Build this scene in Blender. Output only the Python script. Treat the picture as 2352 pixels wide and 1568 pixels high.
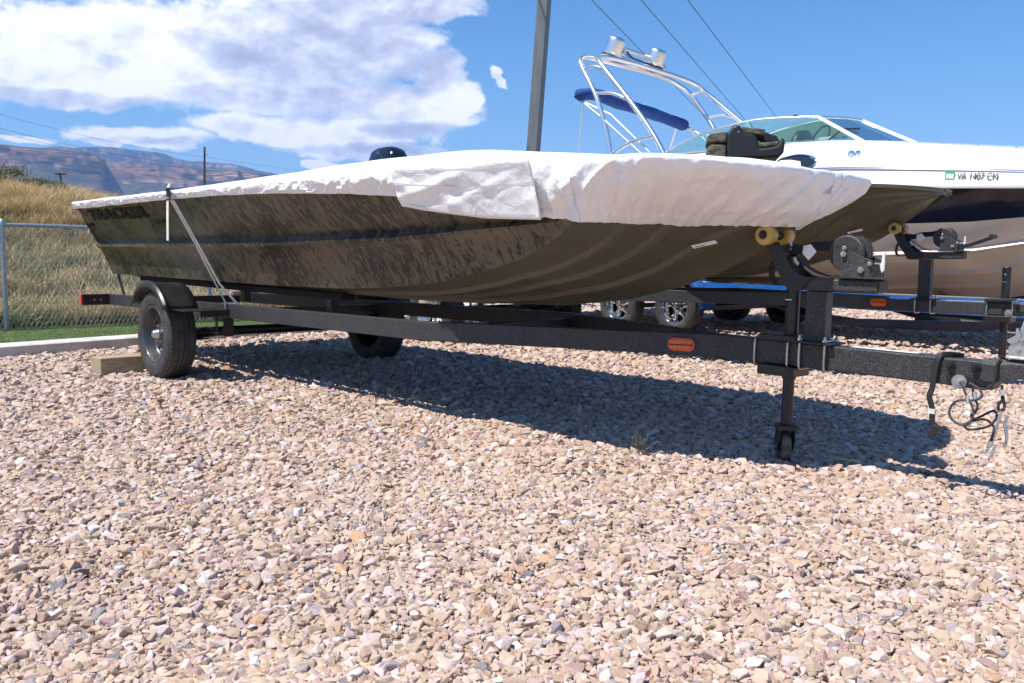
import bpy, math, random
import numpy as np
from mathutils import Vector, Matrix, Euler, noise as mnoise
R = math.radians
rnd = random.Random(7)
nrs = np.random.RandomState(11)
scene = bpy.context.scene
for o in list(bpy.data.objects): bpy.data.objects.remove(o)
C = scene.collection

# ------------------------------------------------------------------ camera
cam_d = bpy.data.cameras.new('camera'); cam = bpy.data.objects.new('camera', cam_d); C.objects.link(cam)
CAM = Vector((6.3324, -3.3338, 0.8565)); yaw, pitch, roll = 0.8232, -0.0907, 0.0066
fw = Vector((-math.sin(yaw)*math.cos(pitch), math.cos(yaw)*math.cos(pitch), math.sin(pitch)))
rt = Vector((math.cos(yaw), math.sin(yaw), 0)); up = rt.cross(fw)
r2 = rt*math.cos(roll)+up*math.sin(roll); u2 = -rt*math.sin(roll)+up*math.cos(roll)
M = Matrix((r2, u2, -fw)).transposed().to_4x4(); M.translation = CAM
cam.matrix_world = M
cam_d.sensor_width = 36; cam_d.lens = 36*1987/2352; cam_d.clip_start = .05; cam_d.clip_end = 30000
scene.camera = cam
scene.cycles.max_bounces = 8; scene.cycles.diffuse_bounces = 3; scene.cycles.volume_bounces = 0

# ------------------------------------------------------------------ world, sun, exposure
SUN = Vector((-.125, -.56, 1)).normalized()
world = bpy.data.worlds.new('World'); scene.world = world; world.use_nodes = True
sun_d = bpy.data.lights.new('sun', 'SUN'); sun_d.energy = 5.0; sun_d.angle = R(.53); sun_d.color = (1, .955, .89)
sun = bpy.data.objects.new('sun', sun_d); C.objects.link(sun)
sun.rotation_euler = SUN.to_track_quat('Z', 'Y').to_euler(); sun.location = (0, -20, 40)
vs = scene.view_settings
vs.view_transform = 'Standard'; vs.look = 'None'; vs.gamma = 1; vs.exposure = .62

def D2dir(x, y): return fw+r2*((x-1176)/1987)-u2*((y-784)/1987)   # bearing of a far-off thing

class NT:
    """small node-tree helper"""
    def __init__(s, tree): s.t = tree; s.n = tree.nodes; s.l = tree.links
    def new(s, typ, **kw):
        n = s.n.new(typ)
        for k, v in kw.items(): setattr(n, k, v)
        return n
    def put(s, sock, v):
        if hasattr(v, 'is_output') or isinstance(v, bpy.types.NodeSocket): s.l.new(v, sock)
        elif v is not None: sock.default_value = v
    def math(s, op, a, b=None, c=None, clamp=False):
        n = s.new('ShaderNodeMath', operation=op, use_clamp=clamp); s.put(n.inputs[0], a)
        if b is not None: s.put(n.inputs[1], b)
        if c is not None: s.put(n.inputs[2], c)
        return n.outputs[0]
    def vmath(s, op, a, b=None):
        n = s.new('ShaderNodeVectorMath', operation=op); s.put(n.inputs[0], a)
        if b is not None: s.put(n.inputs[1], b)
        return n.outputs[0]
    def noise(s, vec, scale, detail=4, rough=.55, dist=0, lac=2.):
        n = s.new('ShaderNodeTexNoise'); s.put(n.inputs['Vector'], vec); s.put(n.inputs['Scale'], scale)
        n.inputs['Detail'].default_value = detail; n.inputs['Roughness'].default_value = rough; n.inputs['Distortion'].default_value = dist; n.inputs['Lacunarity'].default_value = lac
        return n.outputs['Fac']
    def ramp(s, fac, stops, interp='LINEAR'):
        n = s.new('ShaderNodeValToRGB'); s.put(n.inputs['Fac'], fac); cr = n.color_ramp; cr.interpolation = interp
        while len(cr.elements) < len(stops): cr.elements.new(.5)
        for e, (p, c) in zip(cr.elements, stops):
            e.position = p; e.color = tuple(c)+(1,) if len(c) == 3 else c
        return n.outputs['Color']
    def mix(s, fac, a, b, blend='MIX'):
        n = s.new('ShaderNodeMix', data_type='RGBA', blend_type=blend)
        s.put(n.inputs[0], fac); s.put(n.inputs[6], a if not isinstance(a, tuple) or len(a) == 4 else a+(1,)); s.put(n.inputs[7], b if not isinstance(b, tuple) or len(b) == 4 else b+(1,))
        return n.outputs[2]
    def maprange(s, v, a, b, c=0, d=1, typ='SMOOTHSTEP'):
        n = s.new('ShaderNodeMapRange', interpolation_type=typ); s.put(n.inputs[0], v)
        for i, x in enumerate((a, b, c, d)): n.inputs[i+1].default_value = x
        return n.outputs[0]
    def sepxyz(s, v):
        n = s.new('ShaderNodeSeparateXYZ'); s.put(n.inputs[0], v); return n.outputs
    def comb(s, x, y, z):
        n = s.new('ShaderNodeCombineXYZ'); s.put(n.inputs[0], x); s.put(n.inputs[1], y); s.put(n.inputs[2], z); return n.outputs[0]

# ---- sky: physical daylight plus a bank of cumulus laid out by azimuth and elevation
def build_world():
    w = NT(world.node_tree); w.n.clear()
    sky = w.new('ShaderNodeTexSky', sky_type='NISHITA'); sky.sun_disc = False
    sky.sun_elevation = math.asin(SUN.z); sky.sun_rotation = math.atan2(SUN.x, SUN.y) % (2*math.pi)
    sky.altitude = 1400; sky.air_density = 1.1; sky.dust_density = 0.; sky.ozone_density = 4.0
    hs = w.new('ShaderNodeHueSaturation'); hs.inputs['Saturation'].default_value = 1.26; w.l.new(sky.outputs[0], hs.inputs['Color'])
    bg = w.new('ShaderNodeBackground'); w.l.new(hs.outputs[0], bg.inputs[0]); bg.inputs[1].default_value = .11
    tc = w.new('ShaderNodeTexCoord'); d = w.vmath('NORMALIZE', tc.outputs['Generated']); x, y, z = w.sepxyz(d)
    az = w.math('MULTIPLY', w.math('ARCTAN2', y, x), 180/math.pi); el = w.math('MULTIPLY', w.math('ARCSINE', z), 180/math.pi)
    # outlines: the bank of cumulus seen over the mesa, given by bearing; ragged by noise
    def brg(px, py, rx, ry):
        d = D2dir(px, py); h = math.hypot(d.x, d.y); k = 1/(1+((px-1176)/1987)**2); return math.degrees(math.atan2(d.y, d.x)), math.degrees(math.atan2(d.z, h)), math.degrees(rx/1987)*k, math.degrees(ry/1987)*math.sqrt(k)
    p3 = w.comb(az, w.math('MULTIPLY', el, 1.5), 0.)
    wn = w.new('ShaderNodeTexNoise'); w.put(wn.inputs['Vector'], p3); wn.inputs['Scale'].default_value = .22; wn.inputs['Detail'].default_value = 8; wn.inputs['Roughness'].default_value = .58
    wv = w.vmath('SUBTRACT', wn.outputs['Color'], (.5, .5, .5)); sc = w.new('ShaderNodeVectorMath', operation='SCALE'); w.put(sc.inputs[0], wv); sc.inputs[3].default_value = 3.6
    wx, wy, wz = w.sepxyz(sc.outputs[0]); azw = w.math('ADD', az, wx); elw = w.math('ADD', el, w.math('MULTIPLY', wy, .6))
    def ellipse(b, A=azw, E_=elw):
        a, e, ra, re = b; qa = w.math('MULTIPLY', w.math('SUBTRACT', A, a), 1/ra); qe = w.math('MULTIPLY', w.math('SUBTRACT', E_, e), 1/re)
        return w.math('SUBTRACT', 1., w.math('ADD', w.math('MULTIPLY', qa, qa), w.math('MULTIPLY', qe, qe)))
    blobs = [(-150, 110, 420, 130), (120, 110, 360, 125), (420, 120, 400, 135), (740, 85, 300, 130), (950, 0, 190, 62), (600, 210, 330, 55), (120, 190, 280, 55),
             (930, 255, 175, 82), (1010, 175, 70, 75), (1062, 218, 42, 65), (760, 305, 240, 48), (330, 312, 190, 30), (560, 292, 160, 32), (850, 347, 190, 24), (1132, 168, 13, 22), (735, 376, 44, 16), (60, 318, 90, 12)]
    m = None
    for q in blobs:
        v = ellipse(brg(*q)); m = v if m is None else w.math('SMOOTH_MAX', m, v, .2)
    # the rest of the sky carries a few fair weather clouds of the same kind
    far = w.noise(w.vmath('MULTIPLY', d, (1, 1, 2.2)), 2.6, 3, .5)
    away = w.maprange(w.math('ABSOLUTE', w.math('SUBTRACT', az, 140.)), 50., 70.)
    m = w.math('SMOOTH_MAX', m, w.math('SUBTRACT', w.math('MULTIPLY', w.math('MULTIPLY', w.math('SUBTRACT', far, .62), 6.), away), w.math('MULTIPLY', w.math('SUBTRACT', 1., away), 4.)), .2)
    f1 = w.noise(p3, .26, 7, .52, .2); f2 = w.noise(p3, 1.1, 7, .56)
    dens = w.math('ADD', m, w.math('ADD', w.math('MULTIPLY', w.math('SUBTRACT', f1, .5), 1.3), w.math('MULTIPLY', w.math('SUBTRACT', f2, .5), .75)))
    alpha = w.maprange(dens, .02, .58)
    # self shading: thickness here against the thickness a little higher up, and grey undersides
    g1 = w.noise(w.vmath('ADD', p3, (.5, 1.3, 0.)), .26, 7, .52, .2); g2 = w.noise(w.vmath('ADD', p3, (.16, .42, 0.)), 1.1, 7, .56)
    lit = w.math('ADD', w.math('MULTIPLY', w.math('SUBTRACT', f1, g1), 1.7), w.math('MULTIPLY', w.math('SUBTRACT', f2, g2), .34))
    base = None
    for q in ((830, 120, 360, 120), (900, 20, 330, 60), (700, 235, 330, 45), (200, 232, 420, 30), (560, 120, 170, 50), (900, 350, 250, 22), (480, 332, 330, 12), (960, 300, 130, 26)):
        v = w.math('MAXIMUM', ellipse(brg(*q)), 0.); base = v if base is None else w.math('MAXIMUM', base, v)
    shade = w.math('SUBTRACT', w.math('ADD', .90, lit), w.math('MULTIPLY', w.math('MULTIPLY', w.math('POWER', base, .6), .62), w.maprange(dens, .1, .6, .2, 1.)))
    col = w.ramp(shade, [(0., (.38, .41, .56)), (.30, (.50, .53, .69)), (.55, (.70, .73, .86)), (.76, (.92, .93, .97)), (.92, (1.02, 1.01, 1.0))])
    cb = w.new('ShaderNodeBackground'); w.l.new(col, cb.inputs[0]); cb.inputs[1].default_value = .92
    mx = w.new('ShaderNodeMixShader'); w.l.new(w.math('MULTIPLY', alpha, w.maprange(el, .2, 3.5)), mx.inputs[0]); w.l.new(bg.outputs[0], mx.inputs[1]); w.l.new(cb.outputs[0], mx.inputs[2])
    out = w.new('ShaderNodeOutputWorld'); w.l.new(mx.outputs[0], out.inputs[0])
build_world()

# ------------------------------------------------------------------ materials
MATS = {}
def mat(name, col, rough=.5, metal=0., col2=None, nscale=8., ndetail=4, nlo=.35, nhi=.65, bump=0., bscale=60., coat=0., spec=.5, stretch=(1, 1, 1), trans=0., rvar=0., ior=1.5, emit=None, dirt=None):
    if name in MATS: return MATS[name]
    m = bpy.data.materials.new(name); m.use_nodes = True; t = NT(m.node_tree); b = t.n['Principled BSDF']
    tc = t.new('ShaderNodeTexCoord'); vec = t.vmath('MULTIPLY', tc.outputs['Object'], stretch)
    c = tuple(col)+(1,)
    if col2 is not None:
        f = t.maprange(t.noise(vec, nscale, ndetail), nlo, nhi); c = t.mix(f, tuple(col), tuple(col2))
    if dirt is not None:
        dcol, amt, ds = dirt; f = t.math('MULTIPLY', t.maprange(t.noise(tc.outputs['Object'], ds, 6, .65), .45, .75), amt); c = t.mix(f, c, tuple(dcol))
    t.put(b.inputs['Base Color'], c)
    if rvar: t.put(b.inputs['Roughness'], t.math('ADD', rough-rvar/2, t.math('MULTIPLY', t.noise(vec, nscale*1.7, 5), rvar)))
    else: b.inputs['Roughness'].default_value = rough
    b.inputs['Metallic'].default_value = metal; b.inputs['Coat Weight'].default_value = coat; b.inputs['Coat Roughness'].default_value = .08
    b.inputs['Specular IOR Level'].default_value = spec; b.inputs['IOR'].default_value = ior
    if trans: b.inputs['Transmission Weight'].default_value = trans
    if bump:
        bn = t.new('ShaderNodeBump'); bn.inputs['Strength'].default_value = bump; bn.inputs['Distance'].default_value = .004
        t.put(bn.inputs['Height'], t.noise(vec, bscale, 5, .6)); t.l.new(bn.outputs[0], b.inputs['Normal'])
    MATS[name] = m; return m

BLACK = mat('black_powder_coat', (.018, .018, .019), .40, col2=(.13, .13, .135), nscale=300, ndetail=2, nlo=.5, nhi=.72, bump=.55, bscale=380, dirt=((.16, .13, .1), .10, 5))
BLACKP = mat('black_paint', (.012, .012, .013), .38, bump=.08, bscale=40, dirt=((.16, .13, .1), .12, 6), rvar=.2)
STEEL = mat('zinc_steel', (.62, .62, .6), .3, .95, col2=(.45, .45, .44), nscale=30, rvar=.2)
ZINC = mat('zinc_plate', (.66, .67, .64), .34, .9, col2=(.5, .5, .5), nscale=14, rvar=.25)
CHROME = mat('chrome', (.82, .82, .82), .07, 1.)
ALU = mat('brushed_aluminium', (.88, .88, .87), .30, 1., rvar=.12, nscale=40)
RUBBER = mat('tyre_rubber', (.022, .022, .023), .75, col2=(.05, .048, .045), nscale=12, bump=.25, bscale=90, dirt=((.14, .11, .09), .22, 7))
RUBBERK = mat('black_rubber', (.015, .015, .016), .5)
YELLOW = mat('amber_urethane', (.62, .43, .10), .38, col2=(.5, .33, .07), nscale=16, coat=.2)
ORANGE = mat('amber_lens', (.78, .12, .01), .22, coat=.6, col2=(.6, .07, .005), nscale=60)
RED = mat('red_lens', (.6, .02, .015), .25, coat=.6)
STRAP = mat('webbing_white', (.72, .70, .66), .8, bump=.4, bscale=500, col2=(.6, .57, .52), nscale=20)
STRAPK = mat('webbing_black', (.012, .012, .014), .75, bump=.4, bscale=500)
PAPER = mat('white_paper', (.8, .8, .82), .7)
CARPET = mat('bunk_carpet', (.012, .012, .013), .95, bump=.6, bscale=300)
CONC = mat('concrete', (.60, .58, .55), .85, col2=(.50, .47, .43), nscale=6, bump=.4, bscale=70, dirt=((.22, .17, .12), .6, 3))
WOOD = mat('weathered_timber', (.42, .33, .22), .85, col2=(.27, .20, .12), nscale=9, stretch=(14, 1.2, 14), bump=.5, bscale=30)
WOODR = mat('red_timber', (.42, .20, .11), .85, col2=(.3, .13, .07), nscale=9, stretch=(8, 1, 8))
GALV = mat('galvanised_steel', (.50, .52, .54), .42, .75, col2=(.40, .42, .44), nscale=25)
GREYP = mat('grey_pole_paint', (.125, .14, .15), .5, col2=(.10, .112, .12), nscale=3, stretch=(3, 3, .5))
POLEW = mat('creosote_wood', (.10, .06, .04), .9, col2=(.06, .035, .025), nscale=6, stretch=(6, 6, .5))
WIRE = mat('wire_black', (.03, .03, .035), .6)
WHITEG = mat('white_gelcoat', (.82, .80, .76), .16, coat=.5, col2=(.78, .76, .72), nscale=1.2)
CREAM = mat('cream_gelcoat', (.62, .52, .42), .22, coat=.4, col2=(.56, .46, .36), nscale=1.5)
NAVY = mat('navy_gelcoat', (.0045, .006, .016), .12, coat=.6)
BLUEP = mat('blue_trailer_paint', (.012, .11, .38), .26, coat=.5, dirt=((.2, .2, .22), .12, 6))
BLUEC = mat('blue_canvas', (.008, .045, .20), .85, col2=(.014, .065, .27), nscale=9, bump=.5, bscale=240)
TINT = mat('tinted_glass', (.24, .52, .58), .02, trans=.92, ior=1.12)
DARKG = mat('dark_glass', (.02, .025, .03), .05, coat=.5)
VINYLK = mat('black_vinyl', (.014, .014, .015), .42)
OLIVE = mat('olive_hull_paint', (.108, .098, .060), .34, col2=(.096, .087, .053), nscale=3, bump=.03, bscale=14, rvar=.12, dirt=((.24, .19, .13), .18, 4))
LETTER = mat('black_letters', (.004, .004, .003), .55, spec=.2)
GREENST = mat('green_sticker', (.03, .42, .14), .5)
BROWNK = mat('cowl_black', (.006, .007, .010), .10, coat=.8)

def camo_mat():
    m = bpy.data.materials.new('reed_camouflage'); m.use_nodes = True; t = NT(m.node_tree); b = t.n['Principled BSDF']
    tc = t.new('ShaderNodeTexCoord'); x, y, z = t.sepxyz(tc.outputs['Object'])
    xs = t.math('ADD', x, t.math('MULTIPLY', z, .34)); big = t.noise(t.comb(xs, 5., t.math('MULTIPLY', z, .7)), 2.2, 3, .5)
    v = t.comb(t.math('MULTIPLY', xs, 2.1), 0., z); a = t.noise(v, 15., 5, .6, 1.3); bb = t.noise(t.comb(t.math('MULTIPLY', xs, 5.), 2., z), 16., 4, .6, .6)
    f = t.math('ADD', t.math('MULTIPLY', a, .60), t.math('ADD', t.math('MULTIPLY', bb, .30), t.math('MULTIPLY', big, .36)))
    col = t.ramp(f, [(.0, (.008, .007, .006)), (.598, (.011, .009, .008)), (.615, (.032, .026, .017)), (.630, (.098, .078, .045)), (.72, (.118, .095, .056)), (.80, (.132, .108, .066)), (1, (.13, .11, .07))])
    t.put(b.inputs['Base Color'], col); b.inputs['Roughness'].default_value = .32; b.inputs['Specular IOR Level'].default_value = .42
    MATS['camo'] = m; return m
CAMO = camo_mat()
def camo_fabric():
    m = bpy.data.materials.new('camouflage_fabric'); m.use_nodes = True; t = NT(m.node_tree); b = t.n['Principled BSDF']; tc = t.new('ShaderNodeTexCoord')
    f = t.noise(t.vmath('MULTIPLY', tc.outputs['Object'], (1, 1, 3)), 14, 5, .65, .8)
    t.put(b.inputs['Base Color'], t.ramp(f, [(.38, (.03, .028, .018)), (.5, (.09, .08, .05)), (.62, (.16, .14, .10))])); b.inputs['Roughness'].default_value = .9
    return m
CAMOF = camo_fabric()
def cover_mat():
    m = bpy.data.materials.new('white_cover_vinyl'); m.use_nodes = True; t = NT(m.node_tree); b = t.n['Principled BSDF']; tc = t.new('ShaderNodeTexCoord')
    o = tc.outputs['Object']
    c = t.mix(t.math('MULTIPLY', t.maprange(t.noise(o, 5, 6, .6), .5, .8), .22), (.86, .862, .87), (.74, .70, .64))
    t.put(b.inputs['Base Color'], c); b.inputs['Roughness'].default_value = .42
    bn = t.new('ShaderNodeBump'); bn.inputs['Strength'].default_value = .6; bn.inputs['Distance'].default_value = .02
    h = t.math('ADD', t.noise(o, 9, 5, .55, .6), t.math('MULTIPLY', t.noise(o, 260, 2), .03)); t.put(bn.inputs['Height'], h); t.l.new(bn.outputs[0], b.inputs['Normal'])
    b.inputs['Subsurface Weight'].default_value = 0
    return m
COVER = cover_mat()

# ------------------------------------------------------------------ mesh helpers
class MB:
    def __init__(s): s.v = []; s.f = []
    def add(s, vs_, fs):
        n = len(s.v); s.v += [tuple(p) for p in vs_]; s.f += [tuple(i+n for i in f) for f in fs]; return s
    def box(s, c, sz, rot=None):
        x, y, z = (q/2 for q in sz); P = [Vector((a, b, d)) for a in (-x, x) for b in (-y, y) for d in (-z, z)]
        if rot is not None: P = [Euler(rot).to_matrix() @ p for p in P]
        c = Vector(c); return s.add([p+c for p in P], [(0, 1, 3, 2), (4, 6, 7, 5), (0, 4, 5, 1), (2, 3, 7, 6), (0, 2, 6, 4), (1, 5, 7, 3)])
    def sweep(s, path, prof, upv=(0, 0, 1), closed=False, caps=True):
        """sweep a 2D profile (side, up) along a path with mitred corners"""
        path = [Vector(p) for p in path]; n = len(path); k = len(prof); base = len(s.v); upv = Vector(upv)
        for i, p in enumerate(path):
            a = path[i]-path[i-1] if (i or closed) else path[1]-path[0]; b = path[(i+1) % n]-path[i] if (i < n-1 or closed) else a
            a = a.normalized(); b = b.normalized(); t = (a+b); t = t.normalized() if t.length > 1e-6 else a
            u0 = upv if abs(t.dot(upv)) < .98 else Vector((1, 0, 0))
            sd = t.cross(u0).normalized(); uu = sd.cross(t).normalized(); sc = 1/max(.4, t.dot(a))
            for (q, w) in prof: s.v.append(tuple(p+sd*q*sc+uu*w))
        m = n if closed else n-1
        for i in range(m):
            for j in range(k):
                a0 = base+i*k; b0 = base+((i+1) % n)*k; s.f.append((a0+j, a0+(j+1) % k, b0+(j+1) % k, b0+j))
        if caps and not closed: s.f.append(tuple(base+j for j in range(k))[::-1]); s.f.append(tuple(base+(n-1)*k+j for j in range(k)))
        return s
    def bar(s, path, w, h, upv=(0, 0, 1)): return s.sweep(path, [(-w/2, -h/2), (w/2, -h/2), (w/2, h/2), (-w/2, h/2)], upv)
    def tube(s, path, r, n=10, closed=False):
        if not isinstance(r, (list, tuple)):
            return s.sweep(path, [(r*math.cos(2*math.pi*i/n), r*math.sin(2*math.pi*i/n)) for i in range(n)], closed=closed)
        path = [Vector(p) for p in path]; base = len(s.v); m = len(path)
        for i, p in enumerate(path):
            t = (path[min(i+1, m-1)]-path[max(i-1, 0)]).normalized(); u0 = Vector((0, 0, 1)) if abs(t.z) < .95 else Vector((1, 0, 0)); sd = t.cross(u0).normalized(); uu = sd.cross(t)
            for j in range(n): s.v.append(tuple(p+(sd*math.cos(2*math.pi*j/n)+uu*math.sin(2*math.pi*j/n))*r[i]))
        for i in range(m-1):
            for j in range(n): s.f.append((base+i*n+j, base+i*n+(j+1) % n, base+(i+1)*n+(j+1) % n, base+(i+1)*n+j))
        s.f.append(tuple(base+j for j in range(n))[::-1]); s.f.append(tuple(base+(m-1)*n+j for j in range(n))); return s
    def lathe(s, prof, o, axis='y', n=40, caps=True):
        """profile [(radius, along)] turned round an axis through o"""
        base = len(s.v); o = Vector(o)
        for (r, a) in prof:
            for j in range(n):
                c, sn = math.cos(2*math.pi*j/n)*r, math.sin(2*math.pi*j/n)*r
                s.v.append(tuple(o+Vector({'y': (c, a, sn), 'x': (a, c, sn), 'z': (c, sn, a)}[axis])))
        for i in range(len(prof)-1):
            for j in range(n): s.f.append((base+i*n+j, base+i*n+(j+1) % n, base+(i+1)*n+(j+1) % n, base+(i+1)*n+j))
        if caps: s.f.append(tuple(base+j for j in range(n))); s.f.append(tuple(base+(len(prof)-1)*n+j for j in range(n))[::-1])
        return s
    def prism(s, poly, y0, y1):
        """polygon in XZ extruded along Y"""
        n = len(poly); b = len(s.v); s.v += [(x, y0, z) for x, z in poly]+[(x, y1, z) for x, z in poly]
        s.f.append(tuple(range(b, b+n))); s.f.append(tuple(range(b+n, b+2*n))[::-1])
        for i in range(n): s.f.append((b+i, b+n+i, b+n+(i+1) % n, b+(i+1) % n))
        return s
    def grid(s, P, flip=False, closed=False):
        nr, nc = len(P), len(P[0]); b = len(s.v)
        for r_ in P: s.v += [tuple(p) for p in r_]
        for i in range(nr-1):
            for j in range(nc if closed else nc-1):
                j2 = (j+1) % nc; q = (b+i*nc+j, b+i*nc+j2, b+(i+1)*nc+j2, b+(i+1)*nc+j); s.f.append(q[::-1] if flip else q)
        return s
    def build(s, name, m, parent=None, smooth=False, bevel=0., loc=None, fix=True, kind=None):
        me = bpy.data.meshes.new(name); me.from_pydata(s.v, [], s.f); me.update()
        if fix:
            import bmesh
            bm = bmesh.new(); bm.from_mesh(me); bmesh.ops.recalc_face_normals(bm, faces=bm.faces); bm.to_mesh(me); bm.free()
        for mm in (m if isinstance(m, (list, tuple)) else [m]): me.materials.append(mm)
        o = bpy.data.objects.new(name, me); C.objects.link(o)
        if smooth:
            me.polygons.foreach_set('use_smooth', [True]*len(me.polygons))
            if smooth != 'all': 
                try: me.set_sharp_from_angle(angle=R(38))
                except Exception: pass
        if bevel:
            bv = o.modifiers.new('bevel', 'BEVEL'); bv.width = bevel; bv.segments = 2; bv.limit_method = 'ANGLE'; bv.angle_limit = R(40)
        if parent: o.parent = parent
        if loc: o.location = loc
        if kind: o['kind'] = kind
        return o
def tag(o, label, cat, group=None):
    o['label'] = label; o['category'] = cat
    if group: o['group'] = group
    return o
def thing(name, label, cat, loc=(0, 0, 0), rot=(0, 0, 0), group=None):
    o = bpy.data.objects.new(name, None); C.objects.link(o); o.empty_display_size = .1; o.location = loc; o.rotation_euler = rot; return tag(o, label, cat, group)
def text(name, body, size, m, parent, mtx, ext=.001, bold=0.):
    cu = bpy.data.curves.new(name, 'FONT'); cu.body = body; cu.size = size; cu.extrude = ext; cu.offset = bold; cu.align_x = 'LEFT'
    to = bpy.data.objects.new(name+'_tmp', cu); C.objects.link(to); dg = bpy.context.evaluated_depsgraph_get(); me = bpy.data.meshes.new_from_object(to.evaluated_get(dg)); bpy.data.objects.remove(to)
    me.materials.clear(); me.materials.append(m); me.transform(mtx); o = bpy.data.objects.new(name, me); C.objects.link(o); o.parent = parent; return o
def itp(x, xs, ys): return float(np.interp(x, xs, ys))
def smooth_path(pts, n=8):
    """Catmull-Rom through points"""
    P = [Vector(p) for p in pts]; P = [P[0]*2-P[1]]+P+[P[-1]*2-P[-2]]; out = []
    for i in range(1, len(P)-2):
        a, b, c, d = P[i-1:i+3]
        for k in range(n):
            t = k/n; out.append(.5*((2*b)+(c-a)*t+(2*a-5*b+4*c-d)*t*t+(3*b-a-3*c+d)*t**3))
    out.append(P[-2]); return out
def cyl(mb, p0, p1, r, n=14): return mb.tube([p0, p1], r, n)

def scatter(name, pts, rots, scls, idx, sources, kind='stuff'):
    """instances of a few small source meshes on points, as one object"""
    me = bpy.data.meshes.new(name); me.vertices.add(len(pts)); me.vertices.foreach_set('co', np.asarray(pts, 'f').ravel())
    for nm, arr, typ in (('rot', rots, 'FLOAT_VECTOR'), ('scl', scls, 'FLOAT_VECTOR')):
        a = me.attributes.new(nm, typ, 'POINT'); a.data.foreach_set('vector', np.asarray(arr, 'f').ravel())
    a = me.attributes.new('idx', 'INT', 'POINT'); a.data.foreach_set('value', np.asarray(idx, 'i').ravel()); me.update()
    o = bpy.data.objects.new(name, me); C.objects.link(o); o['kind'] = kind
    g = bpy.data.node_groups.new(name, 'GeometryNodeTree'); g.interface.new_socket('Geometry', in_out='INPUT', socket_type='NodeSocketGeometry'); g.interface.new_socket('Geometry', in_out='OUTPUT', socket_type='NodeSocketGeometry')
    n = g.nodes; gi = n.new('NodeGroupInput'); go = n.new('NodeGroupOutput'); iop = n.new('GeometryNodeInstanceOnPoints'); jn = n.new('GeometryNodeJoinGeometry')
    for so in sources:
        oi = n.new('GeometryNodeObjectInfo'); oi.inputs['Object'].default_value = so; oi.inputs['As Instance'].default_value = True; g.links.new(oi.outputs['Geometry'], jn.inputs[0])
    def attr(nm, typ):
        a_ = n.new('GeometryNodeInputNamedAttribute'); a_.data_type = typ; a_.inputs['Name'].default_value = nm; return a_.outputs['Attribute']
    g.links.new(gi.outputs[0], iop.inputs['Points']); g.links.new(jn.outputs[0], iop.inputs['Instance']); iop.inputs['Pick Instance'].default_value = True
    g.links.new(attr('idx', 'INT'), iop.inputs['Instance Index']); g.links.new(attr('rot', 'FLOAT_VECTOR'), iop.inputs['Rotation']); g.links.new(attr('scl', 'FLOAT_VECTOR'), iop.inputs['Scale'])
    g.links.new(iop.outputs[0], go.inputs[0])
    md = o.modifiers.new('scatter', 'NODES'); md.node_group = g; return o
def source(name, vs_, fs, m, smooth=False):
    me = bpy.data.meshes.new(name); me.from_pydata([tuple(v) for v in vs_], [], fs); me.update(); me.materials.append(m)
    if smooth: me.polygons.foreach_set('use_smooth', [True]*len(me.polygons))
    return bpy.data.objects.new(name, me)

# ================================================================== SETTING
def curb_x(y): return itp(y, [-6, -3, -1.55, -.3, .8, 2, 4, 6.5, 8.5, 12], [-1.6, -1.85, -2.05, -2.3, -2.48, -2.75, -3.6, -5.4, -7.1, -10.5])
def fence_x(y): return itp(y, [-6, 2.2, 5.5, 9, 12], [-4.41, -4.41, -6.3, -9.6, -13])
def hill_z(x, y):
    d = max(0., fence_x(y)-.5-x); h = itp(d, [0, 1.2, 5, 9, 12.5, 16, 30], [0, .12, 1.12, 2.12, 2.62, 2.72, 2.2])
    h *= itp(y, [-8, -2, 3, 7, 12], [1.0, 1., .90, .82, .75]); k = itp(d, [14, 26], [0, 1]); h = h*(1-k)+3.0*k
    return h+(mnoise.noise(Vector((x*.35, y*.35, 2)))*.22+mnoise.noise(Vector((x*1.1, y*1.1, 5)))*.06)*min(1, d/2)

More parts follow.
